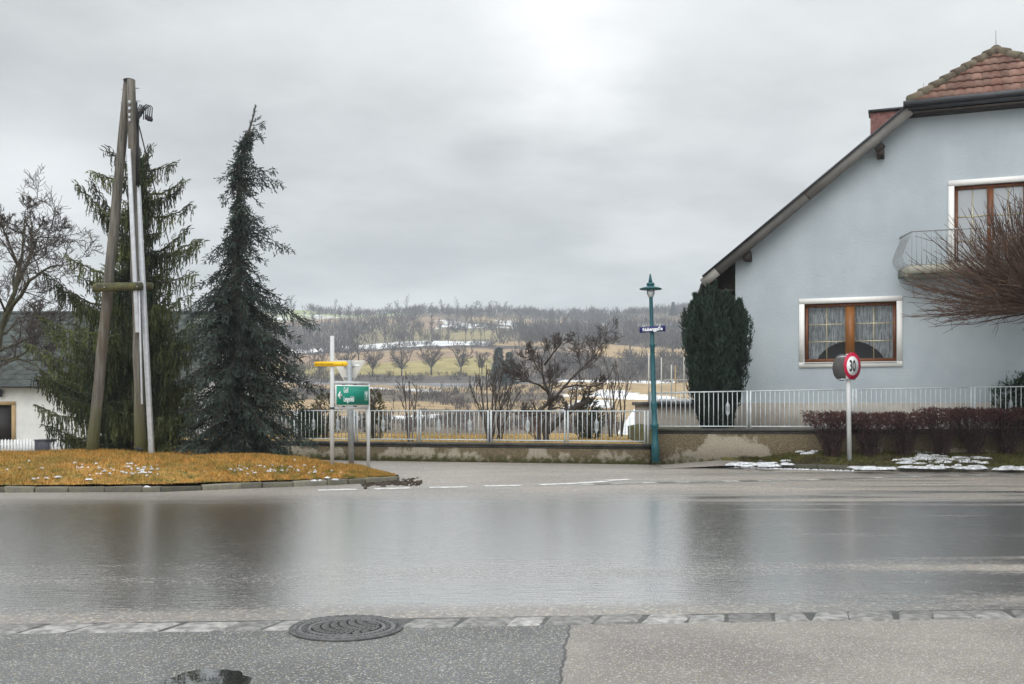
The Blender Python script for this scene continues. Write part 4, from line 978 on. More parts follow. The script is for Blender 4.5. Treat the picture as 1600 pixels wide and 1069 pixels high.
# ---------------------------------------------------------------- road signs
def guide_sign():
    p1, p2 = P(519, 740, 23.0), P(575.5, 738, 24.0); p1[2] = float(mound_z(p1[0], p1[1]))-.1; p2[2] = .02
    t = thing('guide_sign', 'white posts carrying a green town sign and a yellow pointer board', 'road sign', p1); inv = Matrix.Translation(-Vector(p1))
    def add(mb, nm, m, sm=False, par=None):
        o = mb.build(nm, m, par or t, smooth=sm)
        if par is None: o.matrix_parent_inverse = inv
        return o
    z = lambda y, Z: CH-(y-HY)*Z/F
    U = nrm(p2*np.array([1, 1, 0])-p1*np.array([1, 1, 0])); W = np.array([U[1], -U[0], 0]); V = np.array([0, 0, 1.0])
    mb = MB(); mb.tube([p1, (p1[0], p1[1], z(525, 23))], .048, 12); add(mb, 'post', whitepost, True)
    mb = MB(); mb.tube([p2, (p2[0], p2[1], z(600.5, 24)), ], .040, 12); add(mb, 'post', whitepost, True)
    zt, zb = z(598.5, 23.5), z(637.5, 23.5)
    a, b = p1.copy(), p2.copy()
    for zz, nm in ((zt, 'crossbar'), (zb, 'crossbar')):
        mb = MB(); mb.tube([(a[0], a[1], zz), (b[0], b[1], zz)], .036, 10); add(mb, nm, whitepost, True)
    mb = MB(); mb.tube([(a[0], a[1], zb-.03), (a[0], a[1], zb+.02)], .056, 10)
    add(mb, 'clamp', gutterm)
    for k in (.3, .62):
        q = a+(b-a)*k
        for zz in (zt-.05, zb+.05): mb = MB(); mb.box((q[0], q[1], zz), (.07, .05, .06), rz=math.atan2(U[1], U[0])); add(mb, 'clamp', gutterm)
    L = np.linalg.norm((b-a)[:2]); w, h = L-.085, zt-zb-.10; o = a+U*(L/2); o = np.array([o[0], o[1], (zt+zb)/2])+W*.055
    mb = MB(); mb.prism([(-w/2, -h/2), (w/2, -h/2), (w/2, h/2), (-w/2, h/2)], (U, V, W), o, .012); pan = add(mb, 'border', signwhite)
    def kid(mb, nm, m):
        ob = mb.build(nm, m, pan); return ob
    e = .022; mb = MB(); mb.prism([(-w/2+e, -h/2+e), (w/2-e, -h/2+e), (w/2-e, h/2-e), (-w/2+e, h/2-e)], (U, V, W), o, .016); kid(mb, 'green_panel', signgreen)
    o2 = o+W*.016
    s = h/.56
    text('Golf', .205*s, signwhite, 'lettering', pan, o2+U*(-w*.275)+V*(.075*s), U, V, W, .50, bold=.004, ext_=.003)
    text('Lengenfeld', .205*s, signwhite, 'lettering', pan, o2+U*(-w*.275)+V*(-.165*s), U, V, W, .46, bold=.004, ext_=.003)
    mb = MB(); ax = -w*.445; k = .85*s
    mb.prism([(ax, 0), (ax+.085*k, .115*k), (ax+.15*k, .115*k), (ax+.10*k, .035*k), (ax+.20*k, .035*k), (ax+.20*k, -.035*k), (ax+.10*k, -.035*k), (ax+.15*k, -.115*k), (ax+.085*k, -.115*k)], (U, V, W), o2, .004); kid(mb, 'arrow', signwhite)
    mb = MB(); c = w*.405; hw, hh, lw = .062*s, .125*s, .007
    for (x0, y0, x1, y1) in ((-hw, hh-lw, hw, hh), (-hw, -hh, hw, -hh+lw), (-hw, -hh+lw, -hw+lw, hh-lw), (hw-lw, -hh+lw, hw, hh-lw), (-.009, -.085*s, .009, .06*s), (-.03*s, .06*s, .03*s, .085*s)):
        mb.prism([(c+x0, y0), (c+x1, y0), (c+x1, y1), (c+x0, y1)], (U, V, W), o2, .004)
    kid(mb, 'golf_emblem', signwhite)
    # yellow pointer board
    Uy = nrm([1, -.12, 0]); Wy = np.array([Uy[1], -Uy[0], 0]); s_ = 22.9/F; o3 = np.array([p1[0], p1[1], z(568.7, 22.9)])+Wy*.05
    mb = MB(); mb.prism([(-27*s_, -3.7*s_), (23.5*s_, -3.7*s_), (27.5*s_, 0), (23.5*s_, 3.9*s_), (-27*s_, 3.9*s_)], (Uy, V, Wy), o3, .02); yb = add(mb, 'yellow_board', signyellow)
    yb['label'] = 'yellow pointer board with an arrow tip'
    brn = M('faded_brown_lettering', (.33, .17, .01), .5, .1); mb = MB(); r = np.random.default_rng(5); x = -22.0; o4 = o3+Wy*.02
    words_ = [MB(), MB()]
    while x < 3:                       # lettering too worn and small to read: word shapes only
        ww = r.uniform(.5, .95)
        if not -10.2 < x < -9.2: words_[x > -9.7].prism([(x*s_, -.8*s_), ((x+ww)*s_, -.8*s_), ((x+ww)*s_, (.4+r.uniform(0, .8))*s_), (x*s_, (.4+r.uniform(0, .8))*s_)], (Uy, V, Wy), o4, .003)
        x += ww+.22
    mb.prism([(17.5*s_, -1.0*s_), (19.2*s_, -1.0*s_), (19.2*s_, .9*s_), (17.5*s_, .9*s_)], (Uy, V, Wy), o4, .003)
    mb.build('worn_text', brn, yb)
    for w_ in words_: w_.build('worn_text', brn, yb)
    mb = MB(); th = np.arange(10)*2*np.pi/10; mb.prism([(-24.5*s_+1.1*s_*math.cos(q), 1.1*s_*math.sin(q)) for q in th], (Uy, V, Wy), o4, .003); mb.build('dot', M('dark_red_dot', (.16, .03, .005), .5, .05), yb)
guide_sign()
def give_way():
    Z0 = 25.0; b = P(549, 731, Z0); b[2] = .06
    t = thing('give_way_sign', 'bare grey back of a triangular sign on a thick grey post', 'road sign', b); inv = Matrix.Translation(-Vector(b))
    s = Z0/F; mb = MB(); mb.tube([b, P(545.5, 563, Z0)], .068, 14); o = mb.build('post', greypost, t, smooth=True); o.matrix_parent_inverse = inv
    U, V, W = np.array([1.0, 0, 0]), np.array([0, 0, 1.0]), np.array([0, -1.0, 0])
    c = P(545.5, 580, Z0+.12); mb = MB()
    pts = [(-25.5, 15), (-24.5, 16.8), (24.5, 16.8), (25.5, 15), (1.5, -27), (-1.5, -27)]; mb.prism([(x*s, y*s) for x, y in pts], (U, V, W), c, .03); o = mb.build('panel', signback, t); o.matrix_parent_inverse = inv
    bv = o.modifiers.new('bevel', 'BEVEL'); bv.width = .008; bv.segments = 2
    for y in (8, -10): mb = MB(); mb.box(c+np.array([0, -.06, y*s]), (.24, .05, .045)); o = mb.build('bracket', galv, t); o.matrix_parent_inverse = inv
    mb = MB(); cc = c+W*.032; mb.prism([(8*s, 7*s), (17*s, 7*s), (17*s, 10*s), (8*s, 10*s)], (U, V, W), cc, .003); mb.prism([(9*s, 14*s), (21*s, 14*s), (21*s, 14.8*s), (9*s, 14.8*s)], (U, V, W), cc, .003)
    o = mb.build('sticker', signwhite, t); o.matrix_parent_inverse = inv
give_way()
def lamp():
    Z0 = 27.9; b = P(1024.5, 723, Z0); b[2] = 0.0; s = Z0/F; lean = (1016-1024.5)/292
    t = thing('street_lamp', 'slim teal street lamp with a wide flat shade and pointed finial', 'street lamp', b)
    H_ = lambda y: CH-(y-HY)*s
    mb = MB(); tb = []; prof = [(722.5, 6.3), (700, 6.3), (694, 6.0), (692, 5.2), (668, 5.0), (666, 6.6), (663, 6.6), (661, 4.6), (643, 4.2), (632, 5.6), (629, 5.6), (627, 4.0), (560, 3.6), (543, 3.5), (541, 4.6), (538, 4.6), (536, 3.3), (468, 2.9), (463, 3.4)]
    ax = lambda y: np.array([b[0]+(722-y)*lean*s, b[1], H_(y)])
    th = np.arange(14)*2*np.pi/14
    def ring(mb, pr, t=1.0):
        v = np.vstack([ax(y)+np.c_[r*s*np.cos(th), r*s*np.sin(th), np.zeros(14)] for y, r in pr])-b; m = len(pr); i = np.arange(m-1)[:, None]*14; j = np.arange(14)[None]; k = (j+1) % 14
        mb.add(v, np.stack([i+j, i+k, i+14+k, i+14+j], -1).reshape(-1, 4), t); mb.Fs.append(np.arange(14)[None, ::-1]+mb.n-m*14); mb.Fs.append(np.arange(14)[None]+mb.n-14)
    ring(mb, prof); mb.build('post', teal, t, smooth=True)
    mb = MB(); ring(mb, [(452.5, 17.5), (450.8, 17.2), (448.6, 10), (447, 4.5), (446, 6.2), (443, 6.4), (441.5, 4.0)]); mb.build('shade', teal, t, smooth=True)
    mb = MB(); ring(mb, [(441.5, 3.2), (437, 2.6), (431, 1.5), (428, .9)]); mb.build('finial', teal, t, smooth=True)
    mb = MB(); ring(mb, [(452.6, 4.2), (457, 5.1), (462, 4.4), (465, 3.0)]); mb.build('globe', lampglass, t, smooth=True)
    mb = MB()
    for sx in (-1, 1): mb.tube([ax(464)-b+np.array([sx*3.2*s, 0, 0]), ax(458)-b+np.array([sx*5.6*s, 0, 0]), ax(452)-b+np.array([sx*5*s, 0, 0])], .012, 5)
    mb.build('arm', teal, t)
    # street name plate
    c = ax(515)+np.array([0, -.11, 0]); tilt = .075; U = nrm([1.0, .10, tilt]); V = nrm([-tilt, 0, 1.0]); W = nrm(np.cross(U, V))
    if W[1] > 0: W = -W
    q = thing('street_sign', 'small dark blue street name plate fixed to the teal lamp post', 'street sign', c)
    w, h = 20.5*s, 4.4*s; mb = MB(); mb.prism([(-w, -h), (w, -h), (w, h), (-w, h)], (U, V, W), (0, 0, 0), .02); mb.build('plate', signblue, q)
    text('Nuberggaſſe', .128, signwhite, 'lettering', q, W*.021-V*.040, U, V, W, .86, 'CENTER', .004, .003)
    for u in (-.62, .62): mb = MB(); mb.box(U*u*w+V*(h+.02), (.05, .02, .05)); mb.build('clip', galv, q)
    mb = MB(); mb.box((0, .06, 0), (.1, .07, .06)); mb.build('bracket', galv, q)
lamp()
def speed_sign():
    Z0 = 26.4; b = P(1327.5, 721, Z0); b[2] = float(verge_z(b[0], b[1]))-.05; s = Z0/F
    t = thing('speed_limit_sign', 'white post with a red ringed 30 disc and a second disc turned away', 'road sign', b)
    ax = lambda y: np.array([(-2.5)*(721-y)/150*s, 0, CH-(y-HY)*s-b[2]])
    mb = MB(); mb.tube([(0, 0, 0), ax(556)], .058, 14); mb.build('post', whitepost, t, smooth=True)
    c = ax(572)+np.array([.065, -.11, 0]); phi = R(36); U = np.array([math.cos(phi), math.sin(phi), 0]); V = np.array([0, 0, 1.0]); W = np.array([U[1], -U[0], 0]); V = nrm(V+.0*U)
    def disc(r, o, m, nm, par, th=.01, n=40):
        a = np.arange(n)*2*np.pi/n; mb = MB(); mb.prism([(r*math.cos(q), r*math.sin(q)) for q in a], (U, V, W), o, th); return mb.build(nm, m, par)
    d = disc(.345, c, signred, 'red_ring', t, .02); disc(.245, c+W*.018, signwhite, 'white_face', d, .006)
    text('30', .40, signblack, 'lettering', d, c+W*.026-V*.135+U*(-.012), U, V, W, .66, 'CENTER', .010, .003)
    c2 = ax(574)+np.array([-.07, .26, 0]); U = np.array([math.cos(R(118)), math.sin(R(118)), 0]); W = np.array([-U[1], U[0], 0])
    U2 = np.array([math.cos(R(67)), -math.sin(R(67)), 0]); U = U2; W = np.array([U[1], -U[0], 0])*1.0
    a = np.arange(40)*2*np.pi/40; mb = MB(); mb.prism([(.345*math.cos(q), .345*math.sin(q)) for q in a], (U, V, W), c2, .02); k = mb.build('back_disc', signdark, t); k['label'] = 'dark grey back of the second disc'
    mb = MB()
    for y in (558, 593):
        p = ax(y); mb = MB(); mb.box(p+np.array([-.02, -.05, 0]), (.5, .04, .035), rz=R(30)); mb.box(p+np.array([-.1, .06, 0]), (.34, .04, .035), rz=R(-55)); mb.build('clamp', galv, t)
    mb = MB(); mb.lathe([(.062, 0), (.062, .03), (.03, .05)], ax(556), 12); mb.build('post_cap', galv, t)
speed_sign()

# ---------------------------------------------------------------- blue house
HO = np.array([349*31/F, 31.0, 0.0]); HU = nrm([2.6, -1.0, 0]); HN = np.array([-HU[1], HU[0], 0])
def hp(x, y, d):
    k = (x-800)/F; s = (k*(HO[1]+HN[1]*d)-(HO[0]+HN[0]*d))/(HU[0]-k*HU[1]); Y = HO[1]+s*HU[1]+d*HN[1]; return s, CH-(y-HY)*Y/F
def house():
    t = thing('blue_house', 'pale blue gabled house with white trimmed brown windows and red tiled hip', 'house', HO, math.atan2(HU[1], HU[0]))
    e0 = hp(1098, 431, -.5); e1 = hp(1422, 160, -.5); slope = (e1[1]-e0[1])/(e1[0]-e0[0]); sc = 7.25; Wd = 2*sc; D = 10.5
    se, he = e0; sk, hk = e1; ridge = he+slope*(sc-se); sk2 = Wd-sk
    top = lambda s: min(he+slope*(s-se), he+slope*((Wd-s)-se), hk)-.26
    z0 = .6
    w0, w1 = hp(1257, 572, 0)[0], hp(1401, 572, 0)[0]; wz0, wz1 = hp(1329, 565.5, 0)[1], hp(1329, 473, 0)[1]
    d0 = hp(1491, 300, 0)[0]; d1 = hp(1606, 300, 0)[0]; dz1 = hp(1520, 289, 0)[1]; bz = hp(1481, 420, 0)[1]; dz0 = bz+.02
    pl = hp(1250, 629.5, 0)[1]
    sxs = sorted({0.0, w0, w1, d0, d1, sk, sk2, Wd}); mb = MB()
    for a, b in zip(sxs[:-1], sxs[1:]):
        m = (a+b)/2; cuts = []
        if w0-.01 < m < w1+.01: cuts.append((wz0, wz1))
        if d0-.01 < m < d1+.01: cuts.append((dz0, dz1))
        lo = pl
        for c0, c1 in sorted(cuts):
            mb.add([(a, 0, lo), (b, 0, lo), (b, 0, c0), (a, 0, c0)], [[0, 1, 2, 3]]); lo = c1
        mb.add([(a, 0, lo), (b, 0, lo), (b, 0, top(b)), (a, 0, top(a))], [[0, 1, 2, 3]])
    for s in (0.0, Wd): mb.add([(s, 0, pl), (s, D, pl), (s, D, top(s)), (s, 0, top(s))], [[0, 1, 2, 3]])
    mb.add([(0, D, pl), (Wd, D, pl), (Wd, D, top(Wd)), (sc, D, ridge-.3), (0, D, top(0))], [[0, 1, 2, 3, 4]])
    for (a, b, c0, c1) in ((w0, w1, wz0, wz1), (d0, d1, dz0, dz1)):      # reveals
        mb.add([(a, 0, c0), (b, 0, c0), (b, 0, c1), (a, 0, c1), (a, .17, c0), (b, .17, c0), (b, .17, c1), (a, .17, c1)], [[0, 1, 5, 4], [1, 2, 6, 5], [2, 3, 7, 6], [3, 0, 4, 7]])
    mb.build('wall', bluewall, t)
    mb = MB(); mb.box((Wd/2, D/2-.02, (z0+pl)/2), (Wd+.05, D+.05, pl-z0)); mb.build('plinth', plinthm, t)
    def surround(a, b, c0, c1, w, bottom=True):
        mb = MB(); y = -.02; T = .045
        mb.box(((a-w+b+w)/2, y, c1+w/2), (b-a+2*w, T, w)); mb.box((a-w/2, y, (c0+c1)/2), (w, T, c1-c0)); mb.box((b+w/2, y, (c0+c1)/2), (w, T, c1-c0))
        if bottom: mb.box(((a+b)/2, y, c0-w/2), (b-a+2*w, T, w)); mb.box(((a+b)/2, -.03, c0-.012), (b-a+.03, .12, .02))
        return mb
    def unit(nm, lab, a, b, c0, c1, low, pm):
        r_ = surround(a, b, c0, c1, .155, low).build(nm, trim, t); r_['label'] = lab
        fw = .10; y = .11; mb = MB()
        mb.box(((a+b)/2, y, c1-fw/2), (b-a, .07, fw)); mb.box(((a+b)/2, y, c0+fw/2), (b-a, .07, fw))
        for x in (a+fw/2, b-fw/2): mb.box((x, y, (c0+c1)/2), (fw, .07, c1-c0-2*fw))
        mb.build('frame', framewood, r_)
        mw = .26 if low else .16; mb = MB(); mb.box(((a+b)/2, y-.012, (c0+c1)/2), (mw, .075, c1-c0-2*fw)); mb.build('mullion', mulwood if low else framewood, r_)
        for xa, xb in ((a+fw, (a+b)/2-mw/2), ((a+b)/2+mw/2, b-fw)):
            mb = MB(); mb.add([(xa, y+.03, c0+fw), (xb, y+.03, c0+fw), (xb, y+.03, c1-fw), (xa, y+.03, c1-fw)], [[0, 1, 2, 3]]); mb.build('pane', pm, r_)
            mb = MB(); mb.box(((xa+xb)/2, y+.015, (c0+c1)/2), (.022, .012, c1-c0-2*fw))
            for k in ((1/3, 2/3) if low else (.32, .64)): mb.box(((xa+xb)/2, y+.015, c0+fw+(c1-c0-2*fw)*k), (xb-xa, .011, .024))
            mb.build('glazing_bar', brass, r_)
        return r_
    win = unit('window', 'wide window with lace curtain', w0, w1, wz0, wz1, True, glass)
    # lace curtain scalloped up in the middle, dark room behind
    n = 700; xs = np.linspace(w0+.1, w1-.1, n); u = (xs-w0)/(w1-w0); hem = wz0+.1+np.clip(1-((u-.5)/.36)**2, 0, 1)**.75*(wz1-wz0)*.30; hem += .018*np.abs(np.sin(u*70))*(np.abs(u-.5) < .36)
    yy = .30+.022*np.sin(u*150)+.012*np.sin(u*61+1); mb = MB(); v = np.vstack([np.c_[xs, yy, hem], np.c_[xs, yy, np.full(n, wz1-.05)]]); i = np.arange(n-1)
    mb.add(v, np.stack([i, i+1, i+1+n, i+n], -1)); mb.build('curtain', curtain, win)
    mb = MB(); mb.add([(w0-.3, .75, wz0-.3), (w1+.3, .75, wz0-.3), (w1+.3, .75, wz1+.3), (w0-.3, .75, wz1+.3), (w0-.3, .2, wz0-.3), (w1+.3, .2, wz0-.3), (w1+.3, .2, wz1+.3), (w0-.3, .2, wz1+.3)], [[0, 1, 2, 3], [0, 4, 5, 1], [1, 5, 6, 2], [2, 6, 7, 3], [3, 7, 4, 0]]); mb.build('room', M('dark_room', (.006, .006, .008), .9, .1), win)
    unit('balcony_door', 'double balcony door', d0, d1, dz0, dz1, False, skypane)
    # balcony
    b0 = hp(1404, 425, -1.0)[0]; b1 = d1+1.2; mb = MB(); mb.prism([(b0-.02, -.01), (b1, -.01), (b1, -1.09), (b0+.28, -1.09)], ((1, 0, 0), (0, 1, 0), (0, 0, 1)), (0, 0, bz-.22), .22); mb.box(((b0+b1)/2+.03, -.50, bz-.25), (b1-b0-.25, .94, .06)); bal = mb.build('balcony', concrete, t)
    mb = MB(); rt = bz+.95; pf = [(.0, .0), (.12, .10), (.17, .28), (.10, .55), (.02, .78), (-.02, .95)]
    for sx in np.arange(b0+.34, b1-.05, .125): mb.tube([(sx, -1.02-o, bz+h) for o, h in pf], .009, 4)
    for sy in np.arange(-.97, -.02, .14): mb.tube([(b0+.02-.29*sy-o*1.3, sy, bz+h) for o, h in pf], .011, 4)
    mb.tube([(b0+.04, 0, rt), (b0+.33, -1.0, rt), (b1, -1.0, rt)], .024, 6); mb.tube([(b0+.02, 0, bz+.02), (b0+.31, -1.02, bz+.02), (b1, -1.02, bz+.02)], .016, 4); mb.build('railing', railmetal, bal)
    mb = MB(); mb.box((b0+.3, -.25, bz-.30), (.18, .12, .05)); mb.build('lamp', signback, bal)
    # roof
    th = .16; da = 1.25; rz_ = ridge-.15; R0 = D+.4
    mb = MB()
    def slab(poly, m, nm, par=t, t_=1.0, sub=th):
        mb = MB(); n = len(poly); v = [np.array(p, float) for p in poly]; lo = [p-np.array([0, 0, sub]) for p in v]
        mb.add(v+lo, [list(range(n)), list(range(n, 2*n))[::-1]]+[[i, (i+1) % n, n+(i+1) % n, n+i] for i in range(n)][::1], t_); return mb.build(nm, m, par)
    roofL = slab([(se, -.5, he), (sk, -.5, hk), (sc, da, rz_), (sc, R0, rz_), (se, R0, he)], tile, 'roof', t_=.8)
    slab([(Wd-se, -.5, he), (Wd-se, R0, he), (sc, R0, rz_), (sc, da, rz_), (sk2, -.5, hk)], tile, 'roof', t_=.8)
    # hip of interlocking tiles, row by row with a rolled profile
    mb = MB(); A = np.array([sk, -.5, hk]); B = np.array([sk2, -.5, hk]); C = np.array([sc, da, rz_]); rows = 6; colw = .235; up = nrm(np.cross(B-A, C-A)); up = up if up[2] > 0 else -up
    per = 9
    for rI in range(rows):
        f0, f1 = rI/rows, (rI+1.12)/rows; f1 = min(f1, .985)
        xa0, xb0 = A[0]+(C[0]-A[0])*f0, B[0]+(C[0]-B[0])*f0
        xs = np.arange(sk, sk2, colw/per)
        P0, P1 = [], []
        for x in xs:
            x0 = np.clip(x, xa0, xb0); xa1, xb1 = A[0]+(C[0]-A[0])*f1, B[0]+(C[0]-B[0])*f1; x1 = np.clip(x, xa1, xb1)
            wv = .030*abs(math.sin(math.pi*(x-sk)/colw))**.7
            for x_, f_, lst, lift in ((x0, f0, P0, .065), (x1, f1, P1, .012)):
                q = np.array([x_, A[1]+(C[1]-A[1])*f_, A[2]+(C[2]-A[2])*f_]); lst.append(q+up*(wv+lift))
        n = len(xs); v = np.array(P0+P1+[q-up*.035 for q in P0]); i = np.arange(n-1)
        ti = np.repeat(rng.uniform(.72, 1.25, n//per+1), per)[:n]
        mb.add(v, np.vstack([np.stack([i, i+1, i+1+n, i+n], -1), np.stack([i+1, i, i+2*n, i+1+2*n], -1)]), np.r_[ti, ti, ti*.55])
    mb.add([A-(0, 0, .05), B-(0, 0, .05), C-(0, 0, .05)], [[0, 1, 2]], .4); mb.build('hip_tiles', tile, t)
    mb = MB()
    for a, b in ((A, C), (B, C), (C, np.array([sc, R0, rz_]))):       # half-round ridge caps
        L = np.linalg.norm(b-a); n = int(L/.40); d = (b-a)/L
        for k in range(n):
            p = a+d*(k*L/n)+(0, 0, .05); q = a+d*((k+1.12)*L/n)+(0, 0, .03); mb.tube([p, q], [.165, .125], 10, t=rng.uniform(.7, 1.3)); 
    mb.build('ridge_cap', mosstile, t)
    # left slope tile edge
    # gutter, bargeboards, soffit
    mb = MB(); mb.tube([(sk-.18, -.60, hk-.06), (sk2+.15, -.60, hk-.04)], .085, 10); mb.box(((sk+sk2)/2, -.52, hk-.14), (sk2-sk+.1, .05, .20)); mb.build('gutter', gutterm, t)
    mb = MB(); mb.box(((sk+sk2)/2, -.25, hk-.30), (sk2-sk+.6, .55, .05)); mb.build('soffit', darkwood, t)
    ang = math.atan(slope); Ld = math.hypot(sk-se, hk-he); mb = MB(); segs = [(0, .075, 1.5), (.078, .52, .62), (.523, 1.0, 1.0)]
    for side in (1, -1):
        mb = MB()
        for a, b, tn in segs:
            m = (a+b)/2; s = se+(sk-se)*m; h = he+(hk-he)*m-.235
            mb.box((s if side > 0 else Wd-s, -.515, h), (Ld*(b-a), .045, .27), ry=-ang*side, t=tn)
        mb.build('bargeboard', barge, t)
        mb = MB(); s = (se+sk)/2; mb.box((s if side > 0 else Wd-s, -.53, (he+hk)/2-.03), (Ld, .10, .05), ry=-ang*side); mb.build('verge_flashing', gutterm, t)
    for x, y in ((1376, 238), (1168, 400)):
        mb = MB(); s, h = hp(x, y, -.25); mb.box((s, -.12, h-.02), (.20, .62, .26)); mb.box((s-.02, -.40, h+.10), (.26, .12, .16), ry=-ang); mb.build('purlin', darkwood, t)
    # boarded side porch under the low eave
    mb = MB(); mb.box((-.42, .75, (he-.9+z0)/2+.2), (.82, .10, he-1.2-z0)); mb.box((-.5, 1.2, he-.42), (.9, 2.6, .05)); mb.build('porch_boarding', darkwood, t)
    slab([(se-.42, -.35, he-1.05), (se+.05, -.45, he+.02), (se+.05, 3.2, he+.02), (se-.42, 3.2, he-1.05)], tile, 'porch_roof', t_=.45, sub=.10)
    # chimney
    c0, c1 = hp(1360, 190, 2.0), hp(1428, 190, 2.0); ct = hp(1390, 174, 2.0)[1]; mb = MB(); mb.box(((c0[0]+c1[0])/2, 2.3, ct-1.3), (c1[0]-c0[0], .6, 2.6)); ch = mb.build('chimney', brickm, t)
    mb = MB(); mb.box(((c0[0]+c1[0])/2, 2.3, ct+.05), (c1[0]-c0[0]+.12, .74, .07)); mb.build('cap', gutterm, ch)
    mb = MB(); mb.tube([(sc, da, rz_+.1), (sc-.01, da, rz_+.62)], .012, 5); mb.build('lightning_rod', greypost, t); mb = MB(); mb.tube([(sk+.35, -.1, hk+.3), (sk+.36, -.1, hk+.62)], .008, 5); mb.build('lightning_rod', greypost, t)
house()

# ---------------------------------------------------------------- low flat-roofed annex and path left of the house
def annex():
    o = P(1014, 668, 35.5); o[2] = .5
    t = thing('garden_annex', 'low grey flat roofed annex with a snowy edge behind the street lamp', 'outbuilding', o)
    z = lambda y: CH-(y-HY)*35.5/F-o[2]; w = 3.6
    mb = MB(); mb.box((w/2, 2.0, z(634)/2-.3), (w, 4, z(634)+.6)); mb.build('wall', plinthm, t)
    mb = MB(); mb.box((w/2, 1.95, z(631)), (w+.22, 4.3, .13)); mb.build('roof', gutterm, t)
    mb = MB(); mb.box((w/2+.2, .25, z(626.3)), (w-.3, .55, .12), jit=.02); mb.build('snow_ledge', snow, t)
    mb = MB(); r = np.random.default_rng(2)
    for k, x in enumerate((.06, .55, .95, 1.3, 1.6, 1.95, 2.3)):
        h = (1.75, 1.6, 1.35, 1.62, .9, 1.7, .75)[k]; mb.box((x, .5+.3*(k % 3), z(629)+h/2), (.04, .04, h))
    mb.box((1.3, .6, z(593)), (1.4, .03, .03)); mb.box((1.2, .6, z(614)), (2.4, .04, .04)); mb.build('railing', signback, t)
    mb = MB(); mb.box((1.0, .5, z(600)), (.035, .025, 1.3)); mb.build('timber_post', ochre, t)
    sheet('path', [tuple(P(950, 690, 42)[:2]), tuple(P(1014, 690, 42)[:2]), tuple(P(1014, 640, 58)[:2]), tuple(P(990, 640, 58)[:2])], 0.0, snowpath)
    p = bpy.data.objects.get('path'); me = p.data; hs = [-.1, .3, 1.35, 1.35]
    for v, h in zip(me.vertices, hs): v.co.z = h
    b = P(1004, 682, 41); b[2] = 0
    q = thing('concrete_block', 'pale concrete gate block beside the snowy path', 'wall', b); mb = MB(); mb.box((0, 0, .55), (.42, .5, 1.5), jit=.02); mb.build('block', stumpm, q); mb = MB(); mb.box((0, 0, 1.34), (.5, .56, .07), jit=.015); mb.build('snow_cap', snow, q)
annex()

# ---------------------------------------------------------------- white house at the left
def white_house():
    Z0 = 45.0; s = Z0/F; o = P(0, 700, Z0); o[2] = -.3; z = lambda y: CH-(y-HY)*s-o[2]; X0 = lambda x: x*s
    t = thing('white_house', 'low white house with a grey tiled roof behind the weeping spruce', 'house', o)
    x0, x1 = X0(-260), X0(318); he = z(597); dx0, dx1 = X0(-22), X0(19); dt = z(633)
    mb = MB()
    for a, b, c, d in ((x0, dx0, 0, he), (dx1, x1, 0, he), (dx0, dx1, dt, he)): mb.add([(a, 0, c), (b, 0, c), (b, 0, d), (a, 0, d)], [[0, 1, 2, 3]])
    mb.add([(x1, 0, 0), (x1, 8, 0), (x1, 8, he), (x1, 4, he+3.1), (x1, 0, he)], [[0, 1, 2, 3, 4]]); mb.add([(x0, 0, 0), (x0, 8, 0), (x0, 8, he), (x0, 4, he+3.1), (x0, 0, he)], [[4, 3, 2, 1, 0]]); mb.add([(x0, 8, 0), (x1, 8, 0), (x1, 8, he), (x0, 8, he)], [[3, 2, 1, 0]])
    mb.build('wall', yellowwall, t)
    mb = MB(); e = .5; sl = 3.1/4; nrow = 16; ncol = int((x1-x0+.8)/.3)
    for k in range(nrow):             # courses of tiles, each a little proud of the one above
        f0, f1 = k/nrow, (k+1.1)/nrow; y0, y1 = -e+(4+e)*f0, -e+(4+e)*f1; h0, h1 = he-.15+sl*(y0+e)-.0, he-.15+sl*(y1+e)
        xs = np.linspace(x0-.4, x1+.4, ncol); wv = .02*np.abs(np.sin(np.arange(ncol)*1.57)); n = ncol
        v = np.vstack([np.c_[xs, np.full(n, y0), h0+.05+wv], np.c_[xs, np.full(n, y1), h1+.01+wv], np.c_[xs, np.full(n, y0), h0-.02+0*wv]]); i = np.arange(n-1)
        mb.add(v, np.vstack([np.stack([i, i+1, i+1+n, i+n], -1), np.stack([i+1, i, i+2*n, i+1+2*n], -1)]), np.tile(rng.uniform(.7, 1.3, n), 3))
    rz = he-.15+sl*(4+e); mb.add([(x0-.4, 4, rz), (x1+.4, 4, rz), (x1+.4, 8.5, he-.15), (x0-.4, 8.5, he-.15)], [[0, 1, 2, 3]]); mb.tube([(x0-.4, 4, rz+.02), (x1+.4, 4, rz+.02)], .12, 8); mb.build('roof', slate, t)
    mb = MB(); mb.box(((x0+x1)/2, -e-.02, he-.20), (x1-x0+.8, .12, .12)); mb.build('gutter', gutterm, t)
    w = .16; mb = MB(); mb.box(((dx0+dx1)/2, -.01, dt+w/2), (dx1-dx0+2*w, .1, w))
    for x in (dx0-w/2, dx1+w/2): mb.box((x, -.01, dt/2), (w, .1, dt))
    dr = mb.build('door', ochre, t); mb = MB(); mb.box(((dx0+dx1)/2, .12, dt/2), (dx1-dx0, .06, dt)); mb.build('leaf', doordark, dr)
    mb = MB(); mb.lathe([(.02, -.13), (.09, -.11), (.10, .1), (.13, .13), (.05, .19), (.01, .24)], (X0(3), -.16, z(616)), 6); mb.box((X0(3), -.06, z(614)), (.05, .16, .04)); mb.build('wall_lantern', planter, t)
    mb = MB(); mb.box((X0(285), 3.4, rz-.45), (1.1, .5, .06), ry=.1, rx=.55, jit=.03); mb.build('roof_snow', snow, t)
white_house()
